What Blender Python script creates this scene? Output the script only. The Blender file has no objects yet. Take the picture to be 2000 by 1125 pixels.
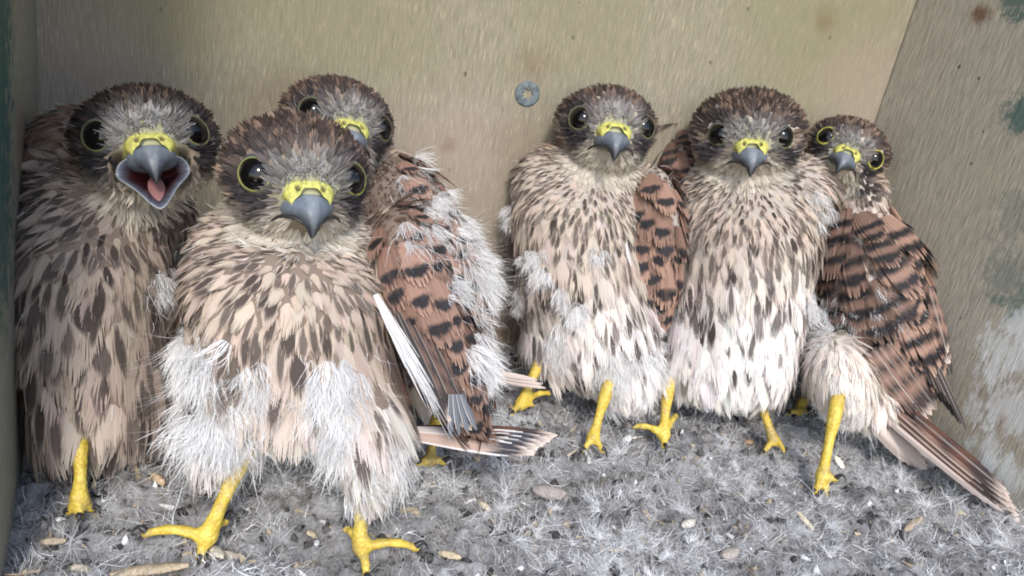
import bpy, bmesh, math, random
import numpy as np
from mathutils import Matrix, Vector

# ------------------------------------------------------------------ camera, sky, sun, exposure
FPX, CX, CY = 1450.0, 1000.0, 562.5          # focal length and centre of the 2000 px wide picture
CAM_H = 0.167
SC = bpy.context.scene
COL = SC.collection
_d = np.array([-800.0, 4040.0, 1450.0]); _d /= np.linalg.norm(_d)     # gravity in camera axes (right, down, forward)
_up = -_d
_fw = np.array([0, 0, 1.0]) - np.dot([0, 0, 1.0], _up) * _up; _fw /= np.linalg.norm(_fw)
_rt = np.cross(_fw, _up)
R = np.stack([_rt, _fw, _up])                 # camera axes -> world axes (X right, Y away, Z up)
if np.linalg.det(np.stack([_rt, _fw, _up])) > 0:
    pass
CAMP = np.array([0, 0, CAM_H])
cam_d = bpy.data.cameras.new('camera'); cam = bpy.data.objects.new('camera', cam_d); COL.objects.link(cam)
cam_d.sensor_width = 36.0; cam_d.lens = FPX / 2000.0 * 36.0
cam_d.clip_start = 0.01; cam_d.clip_end = 200.0
CR, CDN, CF = R @ np.array([1, 0, 0.]), R @ np.array([0, 1, 0.]), R @ np.array([0, 0, 1.])
m = Matrix.Identity(4)
for i in range(3):
    m[i][0] = CR[i]; m[i][1] = -CDN[i]; m[i][2] = -CF[i]; m[i][3] = CAMP[i]
cam.matrix_world = m
SC.camera = cam

SUN_EL, SUN_AZ = 42.0, -9.0                  # sun in front of the open box side, a little to the right of the camera
w = bpy.data.worlds.new('World'); SC.world = w; w.use_nodes = True
nt = w.node_tree; nt.nodes.clear()
sky = nt.nodes.new('ShaderNodeTexSky'); sky.sky_type = 'NISHITA'; sky.sun_disc = False
bg = nt.nodes.new('ShaderNodeBackground'); bg.inputs['Strength'].default_value = 0.12
out = nt.nodes.new('ShaderNodeOutputWorld')
nt.links.new(sky.outputs[0], bg.inputs[0]); nt.links.new(bg.outputs[0], out.inputs[0])
sd = bpy.data.lights.new('sun', 'SUN'); sun = bpy.data.objects.new('sun', sd); COL.objects.link(sun)
sd.energy = 1.0; sd.angle = math.radians(11); sd.color = (1.0, 0.965, 0.92)
_el, _az = math.radians(SUN_EL), math.radians(SUN_AZ)
sdir = Vector((-math.sin(_az) * math.cos(_el), -math.cos(_az) * math.cos(_el), math.sin(_el)))
sun.rotation_euler = sdir.to_track_quat('Z', 'Y').to_euler()
sky.sun_elevation = _el
sky.sun_rotation = math.pi + _az
sky.air_density = 1.0; sky.dust_density = 1.0; sky.ozone_density = 1.0
SC.view_settings.view_transform = 'Standard'; SC.view_settings.look = 'None'
SC.view_settings.gamma = 1.0; SC.view_settings.use_curve_mapping = False
SC.view_settings.exposure = 1.46
SC.cycles.filter_width = 1.9; SC.cycles.max_bounces = 6; SC.cycles.diffuse_bounces = 4; SC.cycles.transparent_max_bounces = 4

# ------------------------------------------------------------------ geometry helpers
RNG = np.random.default_rng(11)
def nrm(a):
    a = np.asarray(a, float); return a / np.maximum(np.linalg.norm(a, axis=-1, keepdims=True), 1e-12)
def sst(x, a, b):
    t = np.clip((np.asarray(x, float) - a) / (b - a), 0, 1); return t * t * (3 - 2 * t)
def ray(px, py): return R @ np.array([(px - CX) / FPX, (py - CY) / FPX, 1.0])
def at(px, py, z): return CAMP + ray(px, py) * z            # point seen at a pixel, z metres along the view axis
def on_floor(px, py, zf=0.0):
    r = ray(px, py); return CAMP + r * ((zf - CAM_H) / r[2])
def depth_floor(px, py, zf=0.0): return (zf - CAM_H) / ray(px, py)[2]

def _h(ix, iy, iz, s):
    n = (ix.astype(np.int64) * 374761393 + iy.astype(np.int64) * 668265263 + iz.astype(np.int64) * 2147483647 + s * 974634) & 0x7fffffff
    n = ((n ^ (n >> 13)) * 1274126177) & 0x7fffffff
    return ((n ^ (n >> 16)) & 0xffff) / 65535.0
def vnoise(p, s=0):                                          # value noise, 0..1
    p = np.asarray(p, float); i = np.floor(p); f = p - i; f = f * f * (3 - 2 * f); r = 0
    for dx in (0, 1):
        for dy in (0, 1):
            for dz in (0, 1):
                w_ = (f[..., 0] if dx else 1 - f[..., 0]) * (f[..., 1] if dy else 1 - f[..., 1]) * (f[..., 2] if dz else 1 - f[..., 2])
                r = r + w_ * _h(i[..., 0] + dx, i[..., 1] + dy, i[..., 2] + dz, s)
    return r
def fbm(p, o=4, s=0):
    a, t, q = 0.5, 0, np.asarray(p, float)
    for k in range(o): t = t + a * vnoise(q, s + k); a *= 0.5; q = q * 2.03
    return t / (1 - 0.5 ** o)

def mesh_from(name, V, F, cols=None, smooth=True):
    """V (n,3); F (m,k) constant polygon size"""
    V = np.ascontiguousarray(V, np.float32); F = np.ascontiguousarray(F, np.int32)
    me = bpy.data.meshes.new(name); k = F.shape[1]
    me.vertices.add(len(V)); me.vertices.foreach_set('co', V.ravel())
    me.loops.add(F.size); me.loops.foreach_set('vertex_index', F.ravel())
    me.polygons.add(len(F)); me.polygons.foreach_set('loop_start', np.arange(0, F.size, k, dtype=np.int32))
    try: me.polygons.foreach_set('loop_total', np.full(len(F), k, np.int32))
    except Exception: pass
    me.update(calc_edges=True)
    if smooth: me.polygons.foreach_set('use_smooth', np.ones(len(F), bool))
    if cols is not None:
        c = np.ones((len(V), 4), np.float32); c[:, :3] = np.clip(cols, 0, 1)
        a = me.color_attributes.new('Col', 'FLOAT_COLOR', 'POINT'); a.data.foreach_set('color', c.ravel())
    return me
def link(name, me, mat, parent=None, origin=None, **kw):
    o = bpy.data.objects.new(name, me)
    if mat is not None:
        me.materials.clear()
        for m_ in (mat if isinstance(mat, (list, tuple)) else [mat]): me.materials.append(m_)
    COL.objects.link(o)
    if parent is not None: o.parent = parent
    elif origin is not None: o.location = Vector(origin)
    for k, v in kw.items(): o[k] = v
    return o
def grid_faces(nr, nc, wrap=False):
    a = np.arange(nr - 1)[:, None]; b = np.arange(nc if wrap else nc - 1)[None, :]
    b1 = (b + 1) % nc
    return np.stack([a * nc + b, a * nc + b1, (a + 1) * nc + b1, (a + 1) * nc + b], -1).reshape(-1, 4)

def ribbons(C, S, cols):
    """C centre lines (n,k,3), S half-width vectors (n,k,3), cols (n,k,3) -> V, F, colours"""
    n, k, _ = C.shape
    V = np.stack([C - S, C + S], 2).reshape(-1, 3)
    cc = np.repeat(cols[:, :, None, :], 2, 2).reshape(-1, 3)
    base = (np.arange(n) * k * 2)[:, None] + (np.arange(k - 1) * 2)[None]
    F = np.stack([base, base + 1, base + 3, base + 2], -1).reshape(-1, 4)
    return V, F, cc

def feather_set(P, D, N, L, W, nr, ns, colfn, rng, lift=.18, curl=-.15, fray=.12, tipcut=.35, camber=.12, base=.3, twist=.35, wide=.8, tippow=1.8, tiptap=.82):
    P, D, N = np.asarray(P, float), np.asarray(D, float), np.asarray(N, float); n = len(P)
    N = nrm(N - D * (N * D).sum(1, keepdims=True)); S = np.cross(D, N)
    L = np.broadcast_to(L, (n,)).astype(float); W = np.broadcast_to(W, (n,)).astype(float)
    u = np.linspace(-1, 1, nr)[None] + rng.normal(0, .35 / nr, (n, nr))
    v = np.linspace(0, 1, ns + 1)
    lr = (1 - tipcut * np.abs(u) ** tippow) * (1 + rng.normal(0, .5 * fray, (n, nr)))
    V = lr[:, :, None] * v
    prof = base + (1 - base) * np.sin(math.pi * np.clip(V * .62 + .06, 0, 1))
    lf = np.broadcast_to(lift, (n,)).astype(float)[:, None, None]; cu = np.broadcast_to(curl, (n,)).astype(float)[:, None, None]
    lat = u[:, :, None] * W[:, None, None] / 2 * prof + (rng.normal(0, fray, (n, nr))[:, :, None] * W[:, None, None]) * V ** 2
    nor = L[:, None, None] * (lf * V + cu * V * V) - camber * W[:, None, None] * (u[:, :, None] ** 2) + rng.normal(0, .25 * fray, (n, nr))[:, :, None] * W[:, None, None] * V ** 2
    C = P[:, None, None] + D[:, None, None] * (L[:, None, None] * V)[..., None] + S[:, None, None] * lat[..., None] + N[:, None, None] * nor[..., None]
    hw = (W[:, None, None] / nr) * wide * prof * (1 - tiptap * v ** 3)
    tw = rng.normal(0, twist, (n, nr))[:, :, None]
    SV = S[:, None, None] * (np.cos(tw) * hw)[..., None] + N[:, None, None] * (np.sin(tw) * hw)[..., None]
    cols = colfn(u[:, :, None], V)
    return ribbons(C.reshape(n * nr, ns + 1, 3), SV.reshape(n * nr, ns + 1, 3), np.broadcast_to(cols, C.shape).reshape(n * nr, ns + 1, 3))

class Bag:
    def __init__(s): s.V, s.F, s.C, s.n = [], [], [], 0
    def add(s, V, F, C):
        s.V.append(V); s.F.append(F + s.n); s.C.append(C); s.n += len(V)
    def link(s, name, mat, parent=None, origin=(0, 0, 0), smooth=True, **kw):
        if not s.n: return None
        V = np.concatenate(s.V) - np.asarray(origin)
        return link(name, mesh_from(name, V, np.concatenate(s.F), np.concatenate(s.C), smooth), mat, parent, None if parent is not None else origin, **kw)

# ------------------------------------------------------------------ materials
def new_mat(name):
    m_ = bpy.data.materials.new(name); m_.use_nodes = True
    t = m_.node_tree; t.nodes.clear()
    o = t.nodes.new('ShaderNodeOutputMaterial'); b = t.nodes.new('ShaderNodeBsdfPrincipled')
    t.links.new(b.outputs[0], o.inputs[0])
    return m_, t, b, o
class NB:                                                     # small node builder
    def __init__(s, t): s.t = t
    def n(s, ty, **kw):
        x = s.t.nodes.new(ty)
        for k, v in kw.items(): setattr(x, k, v)
        return x
    def set(s, x, i, v):
        if hasattr(v, 'is_output'): s.t.links.new(v, x.inputs[i])
        else: x.inputs[i].default_value = v
    def math(s, op, a, b=0.0, clamp=False):
        x = s.n('ShaderNodeMath', operation=op, use_clamp=clamp); s.set(x, 0, a); s.set(x, 1, b); return x.outputs[0]
    def mapr(s, v, a, b, c=0.0, d=1.0):
        x = s.n('ShaderNodeMapRange', interpolation_type='SMOOTHSTEP'); s.set(x, 0, v); s.set(x, 1, a); s.set(x, 2, b); s.set(x, 3, c); s.set(x, 4, d); return x.outputs[0]
    def noise(s, vec, scale, detail=4.0, rough=.55, dist=0.0):
        x = s.n('ShaderNodeTexNoise'); s.set(x, 'Vector', vec); s.set(x, 'Scale', scale); s.set(x, 'Detail', detail); s.set(x, 'Roughness', rough); s.set(x, 'Distortion', dist); return x.outputs[0]
    def mapping(s, vec, scale=(1, 1, 1), loc=(0, 0, 0), rot=(0, 0, 0)):
        x = s.n('ShaderNodeMapping'); s.set(x, 0, vec); s.set(x, 1, loc); s.set(x, 2, rot); s.set(x, 3, scale); return x.outputs[0]
    def mix(s, f, a, b, mode='MIX'):
        x = s.n('ShaderNodeMix', data_type='RGBA', blend_type=mode); s.set(x, 0, f)
        s.set(x, 6, a if hasattr(a, 'is_output') else (*a, 1)); s.set(x, 7, b if hasattr(b, 'is_output') else (*b, 1)); return x.outputs[2]
    def dist(s, vec, p):
        x = s.n('ShaderNodeVectorMath', operation='DISTANCE'); s.set(x, 0, vec); s.set(x, 1, p); return x.outputs['Value']

def attr_mat(name, rough=.8, spec=.15, transl=.0, noise_amt=.0, noise_scale=1500):
    m_, t, b, o = new_mat(name); k = NB(t)
    a = k.n('ShaderNodeAttribute', attribute_name='Col'); c = a.outputs['Color']
    if noise_amt:
        g = k.n('ShaderNodeNewGeometry').outputs['Position']
        f = k.mapr(k.noise(g, noise_scale, 2), .3, .7, 1 - noise_amt, 1 + noise_amt)
        c = k.mix(1.0, c, f, 'MULTIPLY')
    t.links.new(c, b.inputs['Base Color']); b.inputs['Roughness'].default_value = rough; b.inputs['Specular IOR Level'].default_value = spec
    if transl:
        tr = k.n('ShaderNodeBsdfTranslucent'); t.links.new(c, tr.inputs[0])
        mx = k.n('ShaderNodeMixShader'); mx.inputs[0].default_value = transl
        t.links.new(b.outputs[0], mx.inputs[1]); t.links.new(tr.outputs[0], mx.inputs[2]); t.links.new(mx.outputs[0], o.inputs[0])
    return m_
M_FEATHER = attr_mat('feather', .75, .12, .12)
M_DOWN = attr_mat('down', .9, .05, .3)
M_LITTER = attr_mat('litter', .85, .15, .0, .2, 900)
M_FLUFF = attr_mat('litter_fluff', .9, .05, .2)
M_BEAK = attr_mat('beak_horn', .42, .35, 0, .12, 500)
M_CERE = attr_mat('cere_skin', .6, .22, 0, .22, 700)
M_RING = attr_mat('eye_ring_skin', .5, .3, 0, .1, 1500)
M_MOUTH = attr_mat('mouth_skin', .3, .5)
M_SKIN = attr_mat('skin_under_down', .9, .05)
def leg_mat():
    m_, t, b, o = new_mat('leg_scales'); k = NB(t)
    g = k.n('ShaderNodeTexCoord').outputs['Object']
    vo = k.n('ShaderNodeTexVoronoi'); k.set(vo, 'Vector', k.mapping(g, (1, 1, 1.5))); k.set(vo, 'Scale', 650)
    n1 = k.noise(g, 220, 3)
    c = k.mix(k.mapr(n1, .3, .7), (.58, .41, .045), (.70, .53, .10))
    c = k.mix(k.mapr(vo.outputs['Distance'], .40, .8, 0, .5), c, (.42, .26, .04))
    c = k.mix(k.mapr(k.noise(g, 90, 4), .52, .68, 0, .6), c, (.24, .17, .09))
    t.links.new(c, b.inputs['Base Color']); b.inputs['Roughness'].default_value = .5
    bu = k.n('ShaderNodeBump'); k.set(bu, 'Strength', .55); k.set(bu, 'Distance', .0006); k.set(bu, 'Height', vo.outputs['Distance']); bu.invert = True
    t.links.new(bu.outputs[0], b.inputs['Normal'])
    return m_
M_LEG = leg_mat()
def simple(name, c, rough=.5, spec=.5, metal=0):
    m_, t, b, o = new_mat(name); b.inputs['Base Color'].default_value = (*c, 1); b.inputs['Roughness'].default_value = rough
    b.inputs['Specular IOR Level'].default_value = spec; b.inputs['Metallic'].default_value = metal; return m_
M_EYE = simple('eye_cornea', (.004, .0035, .0035), .04, .38)
M_CLAW = simple('claw_horn', (.03, .028, .028), .35, .4)

def wood_mat(name, tint, stains, green=(), white=(), grain_scale=1.0, spots=1.0, grain_tilt=0.0, olive=(), pink=(), fib=.78):
    """plywood, grain along local Z; stains/green/white are (x, z, radius, strength) patches in local metres"""
    m_, t, b, o = new_mat(name); k = NB(t)
    ob = k.n('ShaderNodeTexCoord').outputs['Object']
    ob = k.mapping(ob, rot=(0, grain_tilt, 0))
    g1 = k.noise(k.mapping(ob, (620 * grain_scale, 420, 75)), 1.0, 5, .65, .25)
    g2 = k.noise(k.mapping(ob, (1800 * grain_scale, 900, 130)), 1.0, 3, .6)
    g3 = k.noise(k.mapping(ob, (120, 70, 22)), 1.0, 5, .65, .6)
    big = k.noise(ob, 9, 5, .6)
    lo, hi = tuple(x * .80 for x in tint), tuple(min(1, x * 1.10) for x in tint)
    c = k.mix(k.mapr(g1, .3, .7), lo, hi)
    c = k.mix(k.mapr(g3, .35, .7, 0, .45), c, (tint[0] * .82, tint[1] * .86, tint[2] * .78))
    c = k.mix(k.mapr(g2, .53, .66, 0, fib), c, (tint[0] * 1.6, tint[1] * 1.6, tint[2] * 1.45))    # pale raised fibres
    c = k.mix(k.mapr(g2, .45, .32, 0, .6), c, (tint[0] * .5, tint[1] * .48, tint[2] * .45))          # dark pores
    c = k.mix(k.mapr(big, .45, .75, 0, .35), c, (tint[0] * .78, tint[1] * .84, tint[2] * .62))
    # fly spots
    vo = k.n('ShaderNodeTexVoronoi', voronoi_dimensions='2D'); k.set(vo, 'Vector', k.mapping(ob, (1, 1, .75), rot=(math.pi / 2, 0, 0))); k.set(vo, 'Scale', 85.0)
    sc_ = k.n('ShaderNodeSeparateColor'); k.set(sc_, 0, vo.outputs['Color'])
    r_ = k.math('MULTIPLY', k.mapr(sc_.outputs[0], .86, 1.0), .075 * spots)
    sp = k.mapr(k.math('SUBTRACT', vo.outputs['Distance'], r_), -.02, .015, 1, 0)
    sp = k.math('MULTIPLY', sp, k.mapr(sc_.outputs[0], .86, .87))
    c = k.mix(k.math('MULTIPLY', sp, .8), c, (.05, .035, .025))
    def patches(c, lst, col, nz, ns, e0=.1, e1=1.15, st=(1, 1, 1)):
        for (x, z, r, s_) in lst:
            d_ = k.dist(ob, (x, 0, z)); n_ = k.noise(k.mapping(ob, st), ns, 7, .75)
            q = k.math('ADD', k.math('DIVIDE', d_, r), k.math('MULTIPLY', k.math('SUBTRACT', n_, .5), nz))
            c = k.mix(k.mapr(q, e0, e1, s_, 0), c, col)
        return c
    c = patches(c, stains, (.13, .06, .03), 2.2, 160)
    c = patches(c, olive, (.225, .205, .11), 1.2, 30)
    c = patches(c, pink, (.36, .275, .225), 1.4, 40)
    c = patches(c, green, (.045, .10, .085), 4.2, 170, .3, 1.0)
    c = patches(c, white, (.60, .60, .585), 4.6, 210, .25, 1.0, (1, 1, .35))
    t.links.new(c, b.inputs['Base Color']); b.inputs['Roughness'].default_value = .7; b.inputs['Specular IOR Level'].default_value = .25
    hgt = k.math('ADD', k.math('MULTIPLY', g1, .6), k.math('MULTIPLY', g2, .5))
    bu = k.n('ShaderNodeBump'); k.set(bu, 'Strength', .55); k.set(bu, 'Distance', .0012); k.set(bu, 'Height', hgt)
    t.links.new(bu.outputs[0], b.inputs['Normal'])
    return m_

# ------------------------------------------------------------------ the nest box
def board(name, p0, p1, z0, z1, thick, mat, **kw):
    """upright board whose inner face runs p0 -> p1 on the floor; thickness goes away from the camera side"""
    p0, p1 = np.array(p0[:2]), np.array(p1[:2]); L = np.linalg.norm(p1 - p0); dx = (p1 - p0) / L
    bm = bmesh.new(); bmesh.ops.create_cube(bm, size=1.0)
    for v in bm.verts:
        v.co = Vector(((v.co.x + .5) * L, (v.co.y + .5) * thick, z0 + (v.co.z + .5) * (z1 - z0)))
    bmesh.ops.bevel(bm, geom=bm.edges[:], offset=.0008, segments=1, affect='EDGES')
    me = bpy.data.meshes.new(name); bm.to_mesh(me); bm.free()
    o = link(name, me, mat, **kw); o.location = (p0[0], p0[1], 0); o.rotation_euler = (0, 0, math.atan2(dx[1], dx[0])); return o
A_CORNER = on_floor(88, 620)[:2]
B_CORNER = on_floor(1533, 742)[:2]
RW_END = on_floor(1985, 1045)[:2]
LW_END = on_floor(22, 1010)[:2]
bx = nrm(B_CORNER - A_CORNER)
def wall_local(px, py, p0, p1):
    """local (x, z) on a board's inner face seen at a pixel"""
    dx = nrm(np.asarray(p1) - np.asarray(p0)); nn = np.array([-dx[1], dx[0], 0]); r = ray(px, py)
    q = np.array([p0[0], p0[1], 0.]); t_ = np.dot(q - CAMP, nn) / np.dot(r, nn); p = CAMP + r * t_
    return float(np.dot(p[:2] - q[:2], dx)), float(p[2]), p
BA, BB = A_CORNER - bx * .012, B_CORNER + bx * .012
def bl(px, py, r, s): x, z, _ = wall_local(px, py, BA, BB); return (x, z, r, s)
dR = nrm(RW_END - B_CORNER); LR = float(np.linalg.norm(RW_END - B_CORNER)) + .035
RA, RB = B_CORNER, B_CORNER + dR * LR
def rl(px, py, r, s): x, z, _ = wall_local(px, py, RA, RB); return (x, z, r, s)
dLw = nrm(LW_END - A_CORNER); LLN = float(np.linalg.norm(LW_END - A_CORNER)) + .03
LA, LB = A_CORNER + dLw * LLN, A_CORNER
def ll(px, py, r, s): x, z, _ = wall_local(px, py, LA, LB); return (x, z, r, s)
M_BACK = wood_mat('plywood_back', (.285, .250, .190), [bl(1045, 125, .012, .35), bl(875, 285, .005, .8), bl(1010, 290, .02, .25), bl(955, 660, .03, .35), bl(560, 210, .03, .3), bl(1610, 40, .008, .7)], olive=[bl(700, 10, .07, .5), bl(1150, 0, .06, .5), bl(1600, 40, .08, .55), bl(330, 20, .05, .45)], pink=[bl(170, 130, .04, .5), bl(880, 340, .05, .45), bl(1690, 190, .04, .4), bl(960, 560, .05, .4)])
M_RIGHT = wood_mat('plywood_right', (.36, .32, .26), [rl(1915, 28, .006, .9), rl(1720, 300, .02, .15), rl(1930, 800, .03, .25)],
                   green=[rl(1998, 225, .012, .85), rl(1990, 5, .010, .8), rl(1985, 420, .014, .3), rl(1970, 540, .016, .4), rl(1995, 600, .012, .5)],
                   white=[rl(1968, 690, .016, .7), rl(1940, 730, .010, .5), rl(1995, 640, .012, .7), rl(1985, 800, .018, .6), rl(1930, 880, .012, .5), rl(1960, 930, .014, .6), rl(1900, 800, .009, .4)], grain_scale=.9, spots=.9, fib=.38)
M_LEFT = wood_mat('plywood_left', (.29, .265, .215), [ll(40, 280, .02, .2)], green=[ll(2, y, .035, .9) for y in (0, 150, 300, 450)], grain_scale=.8, spots=.5)
board('wall_back', BA, BB, -.02, .52, .012, M_BACK, kind='structure', label='weathered plywood back wall of the nest box')
board('wall_right', RA, RB, -.02, .52, .012, M_RIGHT, kind='structure', label='stained plywood side wall with green patches and white droppings')
board('wall_left', LA, LB, -.02, .52, .012, M_LEFT, kind='structure', label='greenish plywood side wall beside the dark chick')
# roof (above the frame)
def slab(name, pts, z0, z1, mat, **kw):
    n = len(pts); V = [(p[0], p[1], z0) for p in pts] + [(p[0], p[1], z1) for p in pts]
    me = bpy.data.meshes.new(name); me.from_pydata(V, [], [list(range(n))[::-1], list(range(n, 2 * n))] + [[i, (i + 1) % n, n + (i + 1) % n, n + i] for i in range(n)]); me.update()
    return link(name, me, mat, **kw)
slab('roof', [LA + (-.03, 0), RB + (.03, 0), BB + (.05, .05), BA + (-.05, .05)], .52, .534, M_BACK, kind='structure')
slab('floor', [LA + (-.05, -.14), RB + (.08, -.14), BB + (.05, .05), BA + (-.05, .05)], -.035, -.021, M_RIGHT, kind='structure')

# ------------------------------------------------------------------ nest litter
def litter_h(x, y):
    p = np.stack([x, y, np.zeros_like(x)], -1)
    h = (fbm(p * 22, 3, 5) - .5) * .016 + (fbm(p * 70, 3, 9) - .5) * .008 + (vnoise(p * 230, 3) - .5) * .0042 + (vnoise(p * 520, 4) - .5) * .0022
    q = np.stack([x, y], -1)
    dr = (q - B_CORNER) @ np.array([dR[1], -dR[0]])          # distance from the right wall (sign fixed below)
    dr = np.abs(dr); db = np.abs((q - A_CORNER) @ np.array([-bx[1], bx[0]]))
    return h - .004 + .016 * np.exp(-dr / .03) + .007 * np.exp(-db / .02)
NX, NY = 420, 300
gx = np.linspace(-.27, .30, NX); gy = np.linspace(.10, .48, NY)
GX, GY = np.meshgrid(gx, gy)
GZ = litter_h(GX, GY)
def lit_col(p):
    n1 = fbm(p * 60, 3, 21); n2 = vnoise(p * 300, 8)
    c = np.array([.27, .262, .255]) * (.45 + .9 * n1 + .5 * (n2 - .5))[..., None]
    return c
P0 = np.stack([GX, GY, GZ], -1).reshape(-1, 3)
link('nest_litter', mesh_from('nest_litter', P0, grid_faces(NY, NX), lit_col(P0)), M_LITTER, kind='structure', label='grey bed of down and pellet dust on the box floor')

def in_box(p):
    a = (p[:, :2] - A_CORNER) @ np.array([-bx[1], bx[0]]) < -.002
    b_ = (p[:, :2] - B_CORNER) @ np.array([dR[1], -dR[0]])
    s_ = np.sign(np.dot(np.array([0, .25]) - B_CORNER, np.array([dR[1], -dR[0]])))
    c_ = (p[:, :2] - A_CORNER) @ np.array([dLw[1], -dLw[0]]); s2 = np.sign(np.dot(np.array([0, .25]) - A_CORNER, np.array([dLw[1], -dLw[0]])))
    return a & (b_ * s_ > .002) & (c_ * s2 > .002)
def scatter_floor(n, rng):
    # denser towards the camera, where single pieces can be seen
    y = .15 + .29 * rng.random(n) ** 1.25; x = -.25 + .53 * rng.random(n)
    p = np.stack([x, y, np.zeros(n)], -1); p = p[in_box(p)]; p[:, 2] = litter_h(p[:, 0], p[:, 1]); return p
# crumbs: deformed octahedra
rng = np.random.default_rng(5)
p = scatter_floor(9000, rng); n = len(p)
octv = np.array([[1, 0, 0], [-1, 0, 0], [0, 1, 0], [0, -1, 0], [0, 0, 1], [0, 0, -1.]]); octf = np.array([[0, 2, 4], [2, 1, 4], [1, 3, 4], [3, 0, 4], [2, 0, 5], [1, 2, 5], [3, 1, 5], [0, 3, 5]])
sz = .0003 + .0017 * rng.random(n) ** 3.5
V = octv[None] * (1 + rng.normal(0, .3, (n, 6, 3))) * (sz[:, None, None] * (0.6 + 1.1 * rng.random((n, 1, 3))))
an = rng.random(n) * 6.28; ca, sa = np.cos(an), np.sin(an)
V = np.stack([V[..., 0] * ca[:, None] - V[..., 1] * sa[:, None], V[..., 0] * sa[:, None] + V[..., 1] * ca[:, None], V[..., 2]], -1) + p[:, None] + np.array([0, 0, .0004])
tone = rng.random(n)
cc = np.where(tone[:, None] < .50, np.array([.075, .07, .066]) * (.4 + 1.2 * rng.random((n, 1))), np.where(tone[:, None] < .80, np.array([.22, .205, .19]) * (.6 + .8 * rng.random((n, 1))), np.where(tone[:, None] < .92, np.array([.36, .29, .20]) * (.6 + .6 * rng.random((n, 1))), np.array([.75, .75, .74]))))
F = (octf[None] + (np.arange(n) * 6)[:, None, None]).reshape(-1, 3)
link('pellet_crumbs', mesh_from('pellet_crumbs', V.reshape(-1, 3), F, np.repeat(cc, 6, 0), False), M_LITTER, kind='stuff', label='dark pellet crumbs and pale specks strewn over the litter', category='crumbs')
# fluff: curled strands, thick in patches
def strands(P, D, L, rng, wid, ns, cols, curl=1.0):
    n = len(P); D = nrm(D); A = nrm(np.cross(D, nrm(rng.normal(size=(n, 3))))); B = np.cross(D, A)
    t = np.linspace(0, 1, ns + 1)[None, :, None]
    k = (rng.normal(0, .55, (n, 1, 1)) * curl); k2 = rng.normal(0, .3, (n, 1, 1)) * curl; ph = rng.random((n, 1, 1)) * 6.28
    C = P[:, None] + L[:, None, None] * (D[:, None] * t + A[:, None] * (k * t * t) + B[:, None] * (k2 * .5 * np.sin(t * 4 + ph) * t))
    S = nrm(np.cross(D, rng.normal(size=(n, 3))))[:, None] * (wid[:, None, None] * (1 - .75 * t))
    return ribbons(C, S, np.broadcast_to(cols[:, None], C.shape))
def fluff(n, rng, up, lmin, lmax, wid, colfn, mask=None, curl=1.6):
    p = scatter_floor(n, rng)
    if mask is not None: p = p[rng.random(len(p)) < mask(p)]
    q = p.copy(); clump = vnoise(q * 110, 31) * 6.28 * 2 + rng.normal(0, .7, len(q))
    d = np.stack([np.cos(clump), np.sin(clump), np.full(len(q), up) + rng.normal(0, .3, len(q))], -1)
    return strands(p + np.array([0, 0, -.0003]), d, lmin + (lmax - lmin) * rng.random(len(p)), rng, wid * (.6 + .8 * rng.random(len(p))), 4, colfn(p, rng), curl)
def project(p):
    q = (p - CAMP) @ R; return q[:, 0] / q[:, 2] * FPX + CX, q[:, 1] / q[:, 2] * FPX + CY
bg_ = Bag()
grey = lambda p, r: np.array([.95, .925, .90]) * (.12 + 1.35 * vnoise(p * 130, 55)[:, None] ** 1.6) * (.45 + 1.0 * r.random((len(p), 1)))  # noise darkens strands in patches: shade of hollows put into the colour
bg_.add(*fluff(125000, rng, .6, .002, .0058, .00014, grey, None, 1.8))
bg_.link('litter_fluff', M_FLUFF, kind='stuff', label='grey down fluff matted over the litter', category='fluff')
bg_ = Bag()
WC = [(1210, 1000, 60), (1440, 950, 50), (1500, 930, 40), (1370, 1010, 45), (1200, 1090, 110), (1560, 900, 40), (1690, 930, 40), (1560, 1060, 60), (1350, 1100, 70), (1800, 960, 50), (1000, 830, 35), (1180, 880, 40), (800, 1010, 50), (560, 950, 40), (960, 1000, 40), (1750, 1060, 60), (1060, 1090, 50), (850, 930, 40), (1620, 1000, 40), (1900, 1060, 60)]
def wmask(p):
    x, y = project(p); m_ = np.full(len(p), .05)
    for (a, b, r) in WC: m_ = np.maximum(m_, np.exp(-(((x - a) / r) ** 2 + ((y - b) / (r * .7)) ** 2)) * 1.3)
    return m_ * (.2 + 1.2 * vnoise(p * 120, 77) ** 1.5)
white = lambda p, r: np.array([.62, .64, .67]) * (.55 + .55 * r.random((len(p), 1)))
tc = scatter_floor(4200, rng); tc = tc[rng.random(len(tc)) < wmask(tc) * 1.2]                  # centres of shed down feathers
nt_ = 60; an = rng.random(len(tc)) * 6.28; spread = rng.normal(0, .85, (len(tc), nt_)); aa = (an[:, None] + spread).ravel()
TPp = np.repeat(tc + np.array([0, 0, .0008]), nt_, 0) + rng.normal(0, .0009, (len(tc) * nt_, 3)) * np.array([1, 1, .4])
TDd = np.stack([np.cos(aa), np.sin(aa), rng.normal(.22, .22, len(aa))], 1)
sizes = np.repeat(.003 + .006 * rng.random(len(tc)) ** 1.5, nt_) * (.5 + .8 * rng.random(len(aa)))
tone = np.repeat(.68 + .32 * rng.random((len(tc), 1)), nt_, 0)
bg_.add(*strands(TPp, TDd, sizes, rng, np.full(len(aa), .00011), 4, np.array([.95, .94, .93]) * tone * (.8 + .3 * rng.random((len(aa), 1))), 1.9))
bg_.link('white_fluff', M_FLUFF, kind='stuff', label='clumps of shed white down lying on the litter', category='down')
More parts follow.
